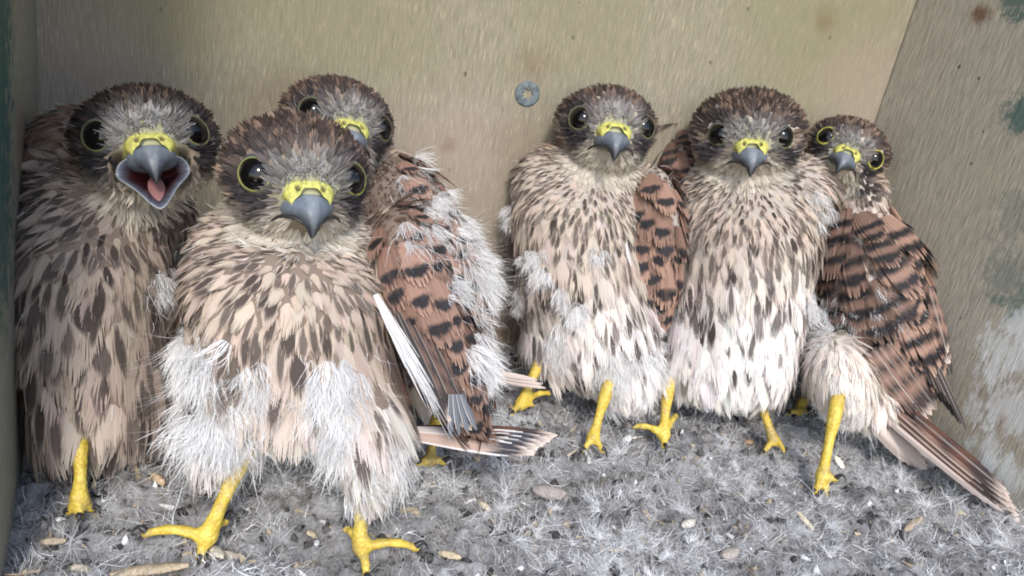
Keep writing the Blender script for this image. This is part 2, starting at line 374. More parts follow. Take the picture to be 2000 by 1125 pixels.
# slivers of straw and husk too many to count
bg_ = Bag(); p = scatter_floor(1300, rng); n = len(p); an = rng.random(n) * 6.28
D = np.stack([np.cos(an), np.sin(an), rng.normal(.12, .15, n)], -1)
cs = np.where(rng.random((n, 1)) < .6, np.array([.50, .40, .27]), np.array([.74, .72, .68])) * (.6 + .5 * rng.random((n, 1)))
bg_.add(*strands(p + np.array([0, 0, .0006]), D, .002 + .007 * rng.random(n) ** 2, rng, np.full(n, .0008) * (.5 + rng.random(n)), 3, cs, .25))
bg_.link('straw_slivers', M_LITTER, kind='stuff', label='tiny straw slivers and husks scattered through the litter', category='straw')

# ------------------------------------------------------------------ the kestrel chicks
def lap_smooth(V, E, it, wgt):
    deg = np.bincount(E.ravel(), minlength=len(V)).astype(float)[:, None]
    for _ in range(it):
        S = np.zeros_like(V)
        for c in range(3):
            S[:, c] = np.bincount(E[:, 0], V[E[:, 1], c], len(V)) + np.bincount(E[:, 1], V[E[:, 0], c], len(V))
        V = V + wgt[:, None] * (S / deg - V)
    return V
ICO = None
def ico():
    global ICO
    if ICO is None:
        bm = bmesh.new(); bmesh.ops.create_icosphere(bm, subdivisions=4, radius=1.0)
        bm.verts.ensure_lookup_table(); ICO = (np.array([v.co[:] for v in bm.verts]), np.array([[v.index for v in f.verts] for f in bm.faces])); bm.free()
    return ICO
def tube(path, rad, nseg=10, caps=True):
    path = np.asarray(path, float); n = len(path); T = nrm(np.gradient(path, axis=0)); a = np.array([.31, .17, .93])
    A = nrm(np.cross(T, a)); B = np.cross(T, A); th = np.linspace(0, 2 * math.pi, nseg, endpoint=False)
    V = path[:, None] + np.asarray(rad)[:, None, None] * (A[:, None] * np.cos(th)[None, :, None] + B[:, None] * np.sin(th)[None, :, None])
    return V.reshape(-1, 3), grid_faces(n, nseg, True)

EYE = np.array([13.2, 0, 9.2]); CERE = np.array([0, -5.5, 19.5]); TIP = np.array([0, -18.5, 21.5])
def rotv(w_):
    th = np.linalg.norm(w_)
    if th < 1e-9: return np.eye(3)
    k = w_ / th; K = np.array([[0, -k[2], k[1]], [k[2], 0, -k[0]], [-k[1], k[0], 0]])
    return np.eye(3) + math.sin(th) * K + (1 - math.cos(th)) * K @ K
def fit_head(z, le, re, ce, tp, yaw0=0.0, sc=None):
    """find head position, turn (and size) so that eyes, cere and beak tip are seen where the photograph has them"""
    tgt = np.array([le, re, ce] + ([tp] if tp else []), float); wt = np.array([1, 1, .8] + ([.7] if tp else []))
    T = np.array([EYE * (-1, 1, 1), EYE, CERE] + ([TIP] if tp else []))
    # head local (right-as-seen, up, toward viewer) -> camera axes (right, down, forward)
    B0 = np.diag([1., -1., -1.])
    c0 = tgt[:2].mean(0); x = np.array([c0[0], c0[1], 0, yaw0, 0, 1.0])
    def res(x):
        Q = B0 @ rotv(x[2:5]); o = np.array([(x[0] - CX) / FPX, (x[1] - CY) / FPX, 1]) * z
        q = (T * .001 * x[5]) @ Q.T + o; pr = np.stack([q[:, 0] / q[:, 2] * FPX + CX, q[:, 1] / q[:, 2] * FPX + CY], 1)
        return np.concatenate([((pr - tgt) * wt[:, None]).ravel(), [(x[5] - (sc or 1.0)) * (400 if sc else 60), x[2] * 12, x[3] * 4, x[4] * 4]])
    for _ in range(60):
        r0 = res(x); J = np.stack([(res(x + e) - r0) / 1e-4 for e in np.eye(6) * 1e-4], 1)
        dx = np.linalg.solve(J.T @ J + 1e-2 * np.eye(6), -J.T @ r0); dx[2:5] = np.clip(dx[2:5], -.2, .2); x = x + dx
    Q = B0 @ rotv(x[2:5]); o = np.array([(x[0] - CX) / FPX, (x[1] - CY) / FPX, 1]) * z
    return R @ Q, CAMP + R @ o, x[5], res(x)[:2 * len(tgt)]

BUFF = np.array([.555, .445, .36]); CREAM = np.array([.77, .695, .63]); WHITE = np.array([.74, .71, .69]); DARK = np.array([.062, .047, .041])
RUF = np.array([.275, .168, .126]); BLACK = np.array([.04, .036, .038]); GREYD = np.array([.52, .52, .53])

def poisson(P, r, rng, cell=None):
    """keep points with at least r[i] to the kept ones"""
    keep = []; KP = np.zeros((0, 3)); buf = np.zeros((len(P), 3)); m_ = 0
    for i in rng.permutation(len(P)):
        if m_ and ((buf[:m_] - P[i]) ** 2).sum(1).min() < r[i] ** 2: continue
        buf[m_] = P[i]; m_ += 1; keep.append(i)
    return np.array(keep)

def contour_cols(basec, darkc, sw, ss, fringe, tip0=.22):
    n = len(basec)
    def fn(u, V):
        b = basec[:, None, None]; lens = np.clip(np.sin(math.pi * np.clip((V - tip0) / (1.02 - tip0), 0, 1)), 0, 1) ** .7
        m_ = sst(sw[:, None, None] * lens * 1.15 - np.abs(u), -.08, .10) * ss[:, None, None]
        c = b * (1 - m_[..., None]) + darkc[:, None, None] * m_[..., None]
        e = (sst(np.abs(u) + .25 * V, .75, 1.15) * fringe[:, None, None])[..., None]
        c = c * (1 - e) + np.minimum(b * 1.3 + .06, .85) * e
        g = sst(V, .25, 0)[..., None] * .5
        return c * (1 - g) + np.array([.28, .25, .23]) * g
    return fn
def covert_cols(ruf, style, rng, n=1):
    """rufous wing feather: black bars or a drop-shaped spot, buff tip edge"""
    ph = rng.normal(0, .06, (n, 1, 1)); bk = (BLACK * (.7 + .4 * rng.random((n, 1))))[:, None, None]; rr = ruf[:, None, None]
    def fn(u, V):
        a = np.abs(u)
        if style == 'spot':
            m_ = sst(.15 * (1 - .8 * a ** 1.5) - np.abs(V - .66 - ph + .10 * a), -.02, .03) * sst(a, .95, .65)
        else:
            m_ = sst(.115 * (1 - .35 * a) - np.abs(V - .74 - ph + .06 * a), -.02, .03)
            m_ = np.maximum(m_, sst(.085 - np.abs(V - .42 - ph + .04 * a), -.02, .03))
        c = rr * (1 - m_[..., None]) + bk * m_[..., None]
        e = (sst(V + .14 * a, .93, 1.05) * .6)[..., None]
        c = c * (1 - e) + np.array([.55, .40, .30]) * e
        ed = (sst(a, .78, 1.0) * .35)[..., None]; c = c * (1 - ed) + np.array([.16, .10, .08]) * ed  # side edges darkened: painted shade that separates neighbouring feathers
        sh = (sst(.07 - a, 0, .05) * .35)[..., None]
        return c * (1 - sh) + np.array([.14, .08, .06]) * sh
    return fn

def chick(cfg):
    rng = np.random.default_rng(cfg['seed']); z = cfg['z']; name = 'kestrel_chick'
    origin = np.append(on_floor(*cfg['base'])[:2], 0.0)
    root = bpy.data.objects.new(name, None); COL.objects.link(root); root.location = Vector(origin); root.empty_display_size = .02
    root['label'] = cfg['label']; root['category'] = 'chick'; root['group'] = 'kestrel chicks in the nest box'
    # ---- head pose
    HR, HO, hs, er = fit_head(cfg['zh'], *cfg['head'], yaw0=cfg.get('yaw', 0.0), sc=cfg.get('hs'))
    DBG.append((cfg['seed'], hs, er))
    mm = .001 * hs; HW, HH = cfg.get('hw', 1.0), cfg.get('hh', 1.0)
    def hw(p): return HO + (np.asarray(p, float) * mm) @ HR.T          # head local mm -> world
    def hl(p): return ((p - HO) @ HR) / mm                               # world -> head local mm
    # ---- body: ellipsoids fused into one skin
    iv, if_ = ico(); Vs, Fs, nv = [], [], 0; ELL = []
    def addm(V, F):
        nonlocal nv
        if F.shape[1] == 4: F = np.concatenate([F[:, [0, 1, 2]], F[:, [0, 2, 3]]])
        Vs.append(V); Fs.append(F + nv); nv += len(V)
    def ell(tag, c, A, rad):
        ELL.append((tag, c, A, np.asarray(rad))); addm(c + (iv * rad) @ A.T, if_)
    ell('head', hw((0, 1.0, 0)), HR, np.array([19.5, 16.3, 18.0]) * mm)
    ell('head', hw((0, 1.5 * HH, -3.5)), HR, np.array([max(19.8 * HW, 22.3), 17.0 * HH, 14.5]) * mm)
    ell('head', hw((0, -8, -1)), HR, np.array([17.5 * HW, 11, 15.5]) * mm)
    ell('head', hw((0, -6, 8)), HR, np.array([9, 9, 10]) * mm)
    AX = np.stack([CR, CDN, CF], 1)
    for e in cfg['body']:
        tag, px, py, dz, rx, ry, rz = e[:7]; roll = math.radians(e[7]) if len(e) > 7 else 0
        zz = z + dz * .001; A = AX @ np.array([[math.cos(roll), -math.sin(roll), 0], [math.sin(roll), math.cos(roll), 0], [0, 0, 1.]])
        ell(tag, at(px, py, zz), A, np.array([rx * zz / FPX, ry * zz / FPX, rz * .001]))
    LEGS = []; CLAWS = []
    for lg in cfg['legs']:
        (ax, ay), (fx, fy), toes = lg[0], lg[1], lg[2]; r0 = (lg[3] if len(lg) > 3 else .0029) * .84
        F0 = on_floor(fx, fy, .0035); zf = depth_floor(fx, fy, .0035)
        T0 = at(ax, ay, zf + (lg[4] if len(lg) > 4 else .004)); mid = (T0 + F0) / 2 + CF * .001
        t_ = np.linspace(0, 1, 12)[:, None]; path = (1 - t_) ** 2 * T0 + 2 * t_ * (1 - t_) * mid + t_ ** 2 * F0
        ext = T0 + (T0 - F0) * .35; path = np.concatenate([[ext], path])
        rad = np.concatenate([[r0 * 1.25], r0 * (1.12 - .35 * np.sin(np.linspace(0, math.pi, 12))) + .0002]); rad[-2:] *= 1.12
        V, F = tube(path, rad, 10); addm(V, F); addm(F0 + iv * r0 * 1.1, if_); addm(ext + iv * r0 * 1.2, if_)
        LEGS.append((path, rad))
        for (tx, ty, th) in toes:
            E = on_floor(tx, ty, .0022 + th); ln = np.linalg.norm(E - F0); t2 = np.linspace(0, 1, 10)
            pth = F0 + (E - F0) * t2[:, None] + np.array([0, 0, 1]) * (np.sin(t2 * math.pi) * .0024 * min(1, ln / .015))[:, None]
            rr = r0 * .74 * (1 - .25 * t2) * (1 + .12 * np.cos(t2 * math.pi * 6)); V, F = tube(pth, rr, 9); addm(V, F); addm(E + iv * rr[-1] * 1.02, if_)
            LEGS.append((pth, rr))
            dirn = nrm(E - F0); ct = np.linspace(0, 1, 7)
            cp = E + dirn * (ct[:, None] * .0046) + np.array([0, 0, 1]) * (.0008 + .0022 * np.sin(ct * 2.6) - .0032 * ct ** 2)[:, None]
            CLAWS.append(tube(cp, .0011 * (1 - ct) + .0001, 8))
    V, F = np.concatenate(Vs), np.concatenate(Fs)
    tmp = bpy.data.objects.new('tmp', mesh_from('tmp', V, F)); COL.objects.link(tmp)
    md = tmp.modifiers.new('r', 'REMESH'); md.mode = 'VOXEL'; md.voxel_size = .0011
    dg = bpy.context.evaluated_depsgraph_get(); em = bpy.data.meshes.new_from_object(tmp.evaluated_get(dg))
    bpy.data.objects.remove(tmp)
    nV = len(em.vertices); V = np.empty(nV * 3, np.float32); em.vertices.foreach_get('co', V); V = V.reshape(-1, 3).astype(float)
    E = np.empty(len(em.edges) * 2, np.int32); em.edges.foreach_get('vertices', E); E = E.reshape(-1, 2)
    fs = np.empty(len(em.polygons) * 4, np.int32); em.loops.foreach_get('vertex_index', fs); fs = fs.reshape(-1, 4)
    # leg mask by distance to the leg axes
    dl = np.full(nV, 9.)
    for pth, rr in LEGS:
        for a, b, r_ in zip(pth[:-1], pth[1:], rr):
            ab = b - a; t_ = np.clip(((V - a) @ ab) / max(ab @ ab, 1e-12), 0, 1); dl = np.minimum(dl, np.linalg.norm(V - a - t_[:, None] * ab, axis=1) - r_)
    def emet(P, e): return np.linalg.norm(((P - e[1]) @ e[2]) / e[3], axis=1)
    bodym = np.min([emet(V, e) for e in ELL], 0)
    isleg = (dl < .0010) & (bodym > 1.03)
    V = lap_smooth(V, E, 6, np.where(isleg, .0, .55))
    bi = np.where(~isleg)[0]
    def sdf(Q):                                                           # smooth union of the ellipsoids
        d = np.stack([(emet(Q, e) - 1) * (emet(Q, e) / np.maximum(np.linalg.norm((((Q - e[1]) @ e[2]) / e[3] ** 2), axis=1), 1e-9)) for e in ELL], 1)
        ks = (.0006 + .0034 * sst(np.linalg.norm(hl(Q), axis=1), 21, 46))[:, None]; mn = d.min(1, keepdims=True); return mn[:, 0] - ks[:, 0] * np.log(np.exp(-(d - mn) / ks).sum(1))
    def grad(Q):
        h = 2e-4; return np.stack([sdf(Q + np.eye(3)[j] * h) - sdf(Q - np.eye(3)[j] * h) for j in range(3)], 1) / (2 * h)
    fade_ = sst(dl[bi], .0, .006)[:, None]
    for _ in range(5):
        Q = V[bi]; g_ = grad(Q); st_ = -sdf(Q)[:, None] * g_ / np.maximum((g_ ** 2).sum(1, keepdims=True), .15); V[bi] = Q + np.clip(st_, -.003, .003) * .9 * np.maximum(fade_, .0)
        V = lap_smooth(V, E, 2, np.where(isleg, .0, .4))
    V = lap_smooth(V, E, 6, np.where(isleg, .15, .5))
    if cfg.get('open'):
        q_ = hl(V); w_ = sst(np.abs(q_[:, 0]), 13.0, 9.5) * sst(q_[:, 1], -27, -23) * sst(q_[:, 1], -5.5, -8.5) * sst(q_[:, 2], 3, 8)
        q_[:, 2] -= 10.5 * w_; V = np.where((w_ > 0)[:, None], hw(q_), V)
    skin = np.where(isleg[:, None], np.array([.7, .5, .06]), np.array(cfg.get('skin', (.22, .17, .135)))).astype(float)
    lo_ = np.exp(-(np.linalg.norm((hl(V) - np.array([0, -4, 18])) * np.array([.9, 1, .8]), axis=1) / 9.5) ** 2)[:, None]; skin = skin * (1 - lo_) + np.array([.38, .37, .22]) * lo_
    me = mesh_from('body', V - origin, fs, skin)
    bpy.data.meshes.remove(em)
    link('body', me, [M_SKIN, M_LEG], root)
    lf = isleg[fs].sum(1) >= 2; me.polygons.foreach_set('material_index', lf.astype(np.int32)); me.update()
    for cv, cf in CLAWS: link('claw', mesh_from('claw', cv - origin, cf), M_CLAW, root)
    # ---- seeds over the skin
    tri = np.concatenate([fs[:, [0, 1, 2]], fs[:, [0, 2, 3]]]); tl = np.concatenate([lf, lf]); tri = tri[~tl]
    ar = np.cross(V[tri[:, 1]] - V[tri[:, 0]], V[tri[:, 2]] - V[tri[:, 0]]); A2 = np.linalg.norm(ar, axis=1)
    fn = nrm(ar); vn = np.zeros_like(V)
    for c in range(3):
        for j in range(3): vn[:, c] += np.bincount(tri[:, j], ar[:, c], len(V))
    vn = nrm(vn)
    def seeds(n):
        f = rng.choice(len(tri), n, p=A2 / A2.sum()); r1, r2 = np.sqrt(rng.random(n)), rng.random(n); w0 = np.stack([1 - r1, r1 * (1 - r2), r1 * r2], 1)
        return (V[tri[f]] * w0[..., None]).sum(1), nrm((vn[tri[f]] * w0[..., None]).sum(1))
    P, N = seeds(26000)
    tags = np.array([e[0] for e in ELL]); met = np.stack([emet(P + rng.normal(0, .0015, P.shape), e) for e in ELL], 1)
    tg = tags[met.argmin(1)]
    Lc = hl(P)                                                            # in head coordinates
    dist_head = np.linalg.norm(Lc * np.array([1, 1, .9]), axis=1)
    downv = np.array([0, 0, -1.0]); beak0 = hw((0, -8, 17))
    flow_b = np.array(cfg.get('flow', (0, 1, 0)), float); flow_b = nrm(AX @ flow_b)
    axisP = at(*cfg['axis'], z)                                           # breast feathers part sideways from this point
    side = P - axisP; side -= np.outer(side @ downv, downv)
    fl_body = nrm(flow_b + side * 5.0)
    fl_head = nrm(P - beak0)
    wmix = sst(dist_head, cfg.get('m0', 22), cfg.get('m1', 62))[:, None]
    Dv = nrm(fl_head) * (1 - wmix) + fl_body * wmix
    if 'wingflow' in cfg:
        iw = np.isin(tg, ['wing', 'back']); Dv[iw] = nrm(AX @ np.array(cfg['wingflow'], float)) + rng.normal(0, .06, (iw.sum(), 3))
    Dv = Dv + rng.normal(0, .10, Dv.shape)
    Dv = nrm(Dv - N * (Dv * N).sum(1, keepdims=True))
    ex = np.zeros(len(P), bool)                                           # keep the eyes and beak clear
    for s_ in (-1, 1): ex |= np.linalg.norm(Lc - EYE * (s_, 1, 1), axis=1) < 6.2
    ex |= (np.abs(Lc[:, 0]) < 7.0) & (Lc[:, 1] > -12) & (Lc[:, 1] < -2.2) & (Lc[:, 2] > 12)
    ex |= (np.abs(Lc[:, 0]) < 4.5) & (Lc[:, 1] > -19) & (Lc[:, 1] < 0) & (Lc[:, 2] > 10)
    if cfg.get('open'): ex |= (np.abs(Lc[:, 0]) < 11.5) & (Lc[:, 1] > -24) & (Lc[:, 1] < -5) & (Lc[:, 2] > 6)
    def clear(P_, D_, L_):                                                # lift a feather needs to lie on the skin where it is hollow
        L_ = np.broadcast_to(L_, (len(P_),)); ex_ = np.zeros(len(P_))
        for v_ in (.4, .7, 1.0): ex_ = np.maximum(ex_, (.0004 - sdf(P_ + D_ * (L_ * v_)[:, None])) / (L_ * v_))
        return np.clip(ex_, 0, .9)
    # ---- head plumage
    hd = ((tg == 'head') | (dist_head < 26)) & ~ex; idx = np.where(hd)[0]; idx = idx[poisson(P[idx], np.full(len(idx), .00105 * hs), rng)] if len(idx) else idx
    q = Lc[idx] / np.array([HW, 1, 1]); a = np.abs(q[:, 0]); u_, f_ = q[:, 1], q[:, 2]; n = len(idx); nz = rng.random((n, 1))
    hue = cfg.get('dark', 1.0)
    crown = np.array([.068, .048, .040]) * (.55 + .9 * nz) * hue
    cbuff = np.array([.27, .18, .13]) * hue
    col = np.where(rng.random((n, 1)) < .28, cbuff * (.5 + .6 * nz), crown)
    def blend(col, m_, c): return col * (1 - m_[:, None]) + c * m_[:, None]
    side_m = sst(u_, 5, -5); col = blend(col, side_m * .9, np.where(rng.random((n, 1)) < .62, np.array([.46, .35, .26]), np.array([.15, .11, .09])) * (.6 + .7 * nz) * (.25 + .75 * hue))
    thr = sst(u_, -8, -12) * sst(a, 21, 13); col = blend(col, thr * .9, np.array([.74, .66, .55]) * (.75 + .4 * nz))
    rim = np.exp(-((np.sqrt((a - 12.0) ** 2 + (u_ - 0) ** 2 + (f_ - 9) ** 2) - 7.8) / 2.4) ** 2) * (.55 + .45 * sst(u_, 3, -3)); col = blend(col, rim, np.array([.05, .047, .053]) * (.7 + .6 * nz))
    fore = np.exp(-((a / 7.5) ** 2 + ((u_ - 1.5) / 4.6) ** 2)) * sst(f_, 6, 13); col = blend(col, np.clip(fore * 1.15, 0, .9), np.array([.40, .385, .37]) * (.5 + .75 * nz))
    lore = np.exp(-(((a - 8.2) / 2.4) ** 2 + ((u_ + 5) / 4.5) ** 2)) * sst(f_, 8, 13); col = blend(col, lore * .8, np.array([.50, .47, .43]) * (.6 + .6 * nz))
    m0, m1 = np.array([11.5, -7, 12.5]), np.array([19.5, -17, 5.0]); qa = np.stack([a, u_, f_], 1); ab = m1 - m0
    tt = np.clip(((qa - m0) @ ab) / (ab @ ab), 0, 1); md_ = np.linalg.norm(qa - m0 - tt[:, None] * ab, axis=1); mous = np.exp(-(md_ / 5.0) ** 2)
    col = blend(col, np.clip(mous * 1.2, 0, .93), np.array([.035, .031, .034]) * (.7 + .7 * nz))
    Lh = (3.6 + 2.6 * rng.random(n) + 2.2 * sst(f_, 6, -10)) * mm; Lh *= 1 - .3 * np.clip(fore, 0, 1)
    pl = Bag()
    bc = col
    def hfn(u, V):
        return bc[:, None, None] * (.72 + .55 * sst(np.abs(u), .1, 1.0) * sst(V, .2, .9))[..., None]
    pl.add(*feather_set(P[idx], Dv[idx], N[idx], Lh, 1.5 * mm * (.8 + .5 * rng.random(n)), 4, 3, hfn, rng, lift=.12 + .14 * rng.random(n) + clear(P[idx], Dv[idx], Lh), curl=-.06, fray=.18, tipcut=.3, twist=.3, wide=.95))
    # bristles between the eyes and the cere
    j = np.where((np.linalg.norm(Lc - np.array([0, -2.0, 17.5]), axis=1) < 7.8) & ~ex)[0]
    if len(j):
        j = rng.choice(j, 300); rd = nrm(P[j] - hw((0, 6, 8))) + rng.normal(0, .5, (len(j), 3)); rd = rd - N[j] * ((rd * N[j]).sum(1, keepdims=True) - .25)
        pl.add(*strands(P[j], rd, (.0016 + .0022 * rng.random(len(j))), rng, np.full(len(j), .00016), 3, np.where(rng.random((len(j), 1)) < .65, np.array([.42, .41, .38]), np.array([.13, .12, .11])) * (.7 + .5 * rng.random((len(j), 1))), .5))
    # fine pale filaments over the head
    j = rng.choice(idx, min(60, len(idx)), replace=False)
    V_, F_, C_ = strands(P[j] + N[j] * .001, Dv[j] + N[j] * .35 + rng.normal(0, .25, (len(j), 3)), (.002 + .003 * rng.random(len(j))) , rng, np.full(len(j), .00009), 3, np.array([.62, .58, .53]) * (.6 + .5 * rng.random((len(j), 1))), .6)
    pl.add(V_, F_, C_)
    pl.link('head_plumage', M_FEATHER, root, origin, kind='stuff')
    # ---- body contour feathers
    def region(sel, r, L, W, nr, ns, basec, prob, swr, name, fringe=.6, lift=.15, dk=DARK, **kw):
        ii = np.where(sel & ~ex)[0]
        if not len(ii): return
        sc_ = .34 + .66 * sst(dist_head, 21, 72); ii = ii[poisson(P[ii], r * sc_[ii], rng)]; n = len(ii)
        if callable(basec): b = basec(ii)
        else: b = np.tile(basec, (n, 1))
        b = b * (.90 + .17 * rng.random((n, 1))) * (1 + rng.normal(0, .018, (n, 3)))
        qa_ = np.abs(Lc[ii] * np.array([1, 0, 0])) + Lc[ii] * np.array([0, 1, 1]); ab_ = np.array([9.0, -11.0, -7.0])
        t_m = np.clip(((qa_ - np.array([11.5, -7, 12.5])) @ ab_) / (ab_ @ ab_), 0, 1); mo_ = np.exp(-(np.linalg.norm(qa_ - np.array([11.5, -7, 12.5]) - t_m[:, None] * ab_, axis=1) / 4.8) ** 2)[:, None]
        b = b * (1 - .9 * mo_) + np.array([.04, .035, .038]) * .9 * mo_
        pr = prob(ii) if callable(prob) else np.full(n, prob)
        ss = (rng.random(n) < pr) * (.7 + .3 * rng.random(n)); sw = swr * (.6 + .8 * rng.random(n))
        l_ = L * sc_[ii] * (.75 + .5 * rng.random(n)) * (1 - .5 * sst(-N[ii][:, 2], .25, .85)); w_ = W * sc_[ii] * (.75 + .5 * rng.random(n))
        bag.add(*feather_set(P[ii] - N[ii] * .0006, Dv[ii], N[ii], l_, w_, nr, ns, contour_cols(b, np.tile(dk, (n, 1)) * (.7 + .7 * rng.random((n, 1))), sw, ss, np.full(n, fringe)), rng, lift=lift * .55 + .06 * rng.random(n) + clear(P[ii], Dv[ii], l_), curl=-.05 * rng.random(n), **kw))
    g = cfg.get('fs', 1.0)
    bb = cfg.get('buff', BUFF); cr = cfg.get('cream', CREAM); whi = cfg.get('white', .0)
    hgt = lambda ii: P[ii][:, 2]
    yb0, yb1 = cfg['fade']                                                # picture heights between which buff turns to cream, streaks thin out
    def low(ii):
        x, y = project(P[ii]); return sst(y + 60 * (vnoise(P[ii] * 60, 3) - .5), yb0, yb1)
    basef = lambda ii: bb + (cr - bb) * low(ii)[:, None]
    pw = cfg.get('streak', (.85, .25)); probf = lambda ii: pw[0] + (pw[1] - pw[0]) * low(ii)
    bag = Bag()
    region(np.isin(tg, ['breast', 'belly']), cfg.get('fr', .0036) * g, cfg.get('fl', .0178) * g, .0070 * g, 19, 6, basef, probf, cfg.get('sw', .42), 'b', fray=.04, tipcut=.55, lift=.11, twist=.09, wide=1.1)
    region(tg == 'thigh', .0024 * g, .0125 * g, .0052 * g, 13, 4, cfg.get('thighc', CREAM), cfg.get('thighp', .15), .35, 't', fray=.11, tipcut=.5, lift=.11, twist=.16)
    bag.link('breast_plumage', M_FEATHER, root, origin, kind='stuff')
    # wing / back small feathers under the large coverts
    bag = Bag()
    region(np.isin(tg, ['wing', 'back']), .0032 * g, .009 * g, .0050 * g, 9, 3, cfg.get('ruf', RUF) * .8, .35, .5, 'w', fringe=.25, lift=.0, dk=BLACK, fray=.12)
    bag.link('mantle_plumage', M_FEATHER, root, origin, kind='stuff')
    # large coverts, each a feather of its own under its wing
    sel = np.where((tg == 'wing') & (N @ CF < .35))[0]
    wparts = {}
    if len(sel):
        wing = bpy.data.objects.new('wing', None); COL.objects.link(wing); wing.parent = root; wing.empty_display_size = .01
        sel = sel[poisson(P[sel], np.full(len(sel), cfg.get('cov_r', .0062)), rng)]
        for i in sel:
            L_ = cfg.get('cov_l', .017) * (.8 + .4 * rng.random()); W_ = L_ * (.50 + .14 * rng.random())
            cf = covert_cols((cfg.get('ruf', RUF) * (.7 + .6 * rng.random()))[None], cfg.get('cov', 'spot'), rng)
            Vf, Ff, Cf = feather_set(P[[i]] + N[[i]] * .0012, Dv[[i]], N[[i]], L_, W_, 10, 13, cf, rng, lift=.15, curl=-.06, fray=.03, tipcut=.42, camber=.10, base=.45, twist=.12, wide=1.05, tippow=2.4)
            link('covert_feather', mesh_from('covert_feather', Vf - origin, Ff, Cf), M_FEATHER, wing)
        wparts['wing'] = wing
    # ---- long flight and tail feathers
    for lf_ in cfg.get('long', []):
        pn, fnm, (x0, y0, z0), (x1, y1, z1), wd, st = lf_
        if pn not in wparts:
            e = bpy.data.objects.new(pn, None); COL.objects.link(e); e.parent = root; e.empty_display_size = .01; wparts[pn] = e
        a_, b_ = at(x0, y0, z + z0 * .001), at(x1, y1, z + z1 * .001); d_ = nrm(b_ - a_); L_ = np.linalg.norm(b_ - a_)
        n_ = nrm(-CF + .35 * np.array([0, 0, 1]) + rng.normal(0, .12, 3))
        def lcol(u, V, st=st):
            a1 = np.abs(u); sh = sst(.10 - a1, 0, .05)[..., None]
            if st == 'white': c = np.ones(np.broadcast(u, V).shape + (3,)) * np.array([.70, .68, .67]) * (1 - .25 * sst(V, .6, 1))[..., None]; return c
            if st == 'primary': c = np.ones(np.broadcast(u, V).shape + (3,)) * np.array([.055, .048, .047]); ed = sst(a1, .78, .95)[..., None] * .6; c = c * (1 - ed) + np.array([.42, .33, .27]) * ed
            elif st == 'grey': c = np.ones(np.broadcast(u, V).shape + (3,)) * np.array([.13, .145, .17]); ed = sst(u, .4, .9)[..., None] * .7; c = c * (1 - ed) + np.array([.6, .58, .56]) * ed
            elif st == 'pale': c = np.ones(np.broadcast(u, V).shape + (3,)) * np.array([.60, .50, .44]); ed = sst(u, .3, .7)[..., None] * .6; c = c * (1 - ed) + np.array([.20, .16, .15]) * ed
            elif st == 'tail':
                c = np.ones(np.broadcast(u, V).shape + (3,)) * np.array([.50, .36, .30]); bn = (sst(V, .60, .64) * sst(V, .91, .87))[..., None]; c = c * (1 - bn) + np.array([.05, .05, .058]) * bn
                tp = sst(V, .89, .93)[..., None]; c = c * (1 - tp) + np.array([.70, .58, .50]) * tp; ed = sst(a1, .66, .86)[..., None] * .85; c = c * (1 - ed) + np.array([.74, .70, .68]) * ed
            else:
                rb = {'tail': np.array([.46, .30, .23]), 'darktail': np.array([.13, .065, .045]), 'brown': np.array([.16, .10, .08]), 'rufbar': np.array([.29, .18, .138])}[st]
                bars = sst(np.sin(V * 2 * math.pi * 4.2 + .6), .25, .6); bars = np.maximum(bars, sst(.10 - np.abs(V - .80), -.02, .03)) * sst(V, .95, .88)
                c = rb * (1 - bars[..., None] * .9) + BLACK * (bars[..., None] * .9)
                tp = sst(V, .90, .95)[..., None]; c = c * (1 - tp) + np.array([.68, .55, .47]) * tp
                ed = sst(u, .76, .94)[..., None] * .65; c = c * (1 - ed) + np.array([.62, .53, .46]) * ed
            return c * (1 - sh * .4) + np.array([.5, .42, .36]) * sh * .4
        Vf, Ff, Cf = feather_set(a_[None], d_[None], n_[None], L_, wd * .001, 28 if st == 'white' else 15, 8, lcol, rng, lift=.0, curl=.0, fray=.24 if st == 'white' else .015, tipcut=.5 if st == 'white' else .28, camber=.10, base=.12 if st == 'white' else .5, twist=.3 if st == 'white' else .05, wide=.75 if st == 'white' else 1.25, tippow=2.2, tiptap=.5)
        link(fnm, mesh_from(fnm, Vf - origin, Ff, Cf), M_FEATHER, wparts[pn])
    # ---- white down tufts
    bag = Bag(); TP, TD, TL = [], [], []
    px_, py_ = project(P); front = (N @ CF) < .25
    for (x, y, r_, cnt, ln) in cfg.get('down', []):
        pw_ = np.exp(-((px_ - x) ** 2 + (py_ - y) ** 2) / (r_ * .62) ** 2) * front * ~ex
        if pw_.sum() > 1:
            cnt = int(cnt * 1.9); k = rng.choice(len(P), cnt, p=pw_ / pw_.sum()); TP.append(P[k] + N[k] * .0015); TD.append(Dv[k] + N[k] * .25 + rng.normal(0, .24, (cnt, 3))); TL.append(ln * .001 * (.5 + .8 * rng.random(cnt)))
    nb = np.where(np.isin(tg, ['breast', 'belly', 'thigh', 'wing', 'back']) & ~ex)[0]; cnt = int(cfg.get('fuzz', 700) * .55)
    k = rng.choice(nb, cnt); TP.append(P[k] + N[k] * .0015); TD.append(Dv[k] + N[k] * .35 + rng.normal(0, .25, (cnt, 3))); TL.append(.002 + .0045 * rng.random(cnt))
    nd_ = sum(len(a) for a in TP[:-1])
    TP, TD, TL = np.concatenate(TP), np.concatenate(TD), np.concatenate(TL)
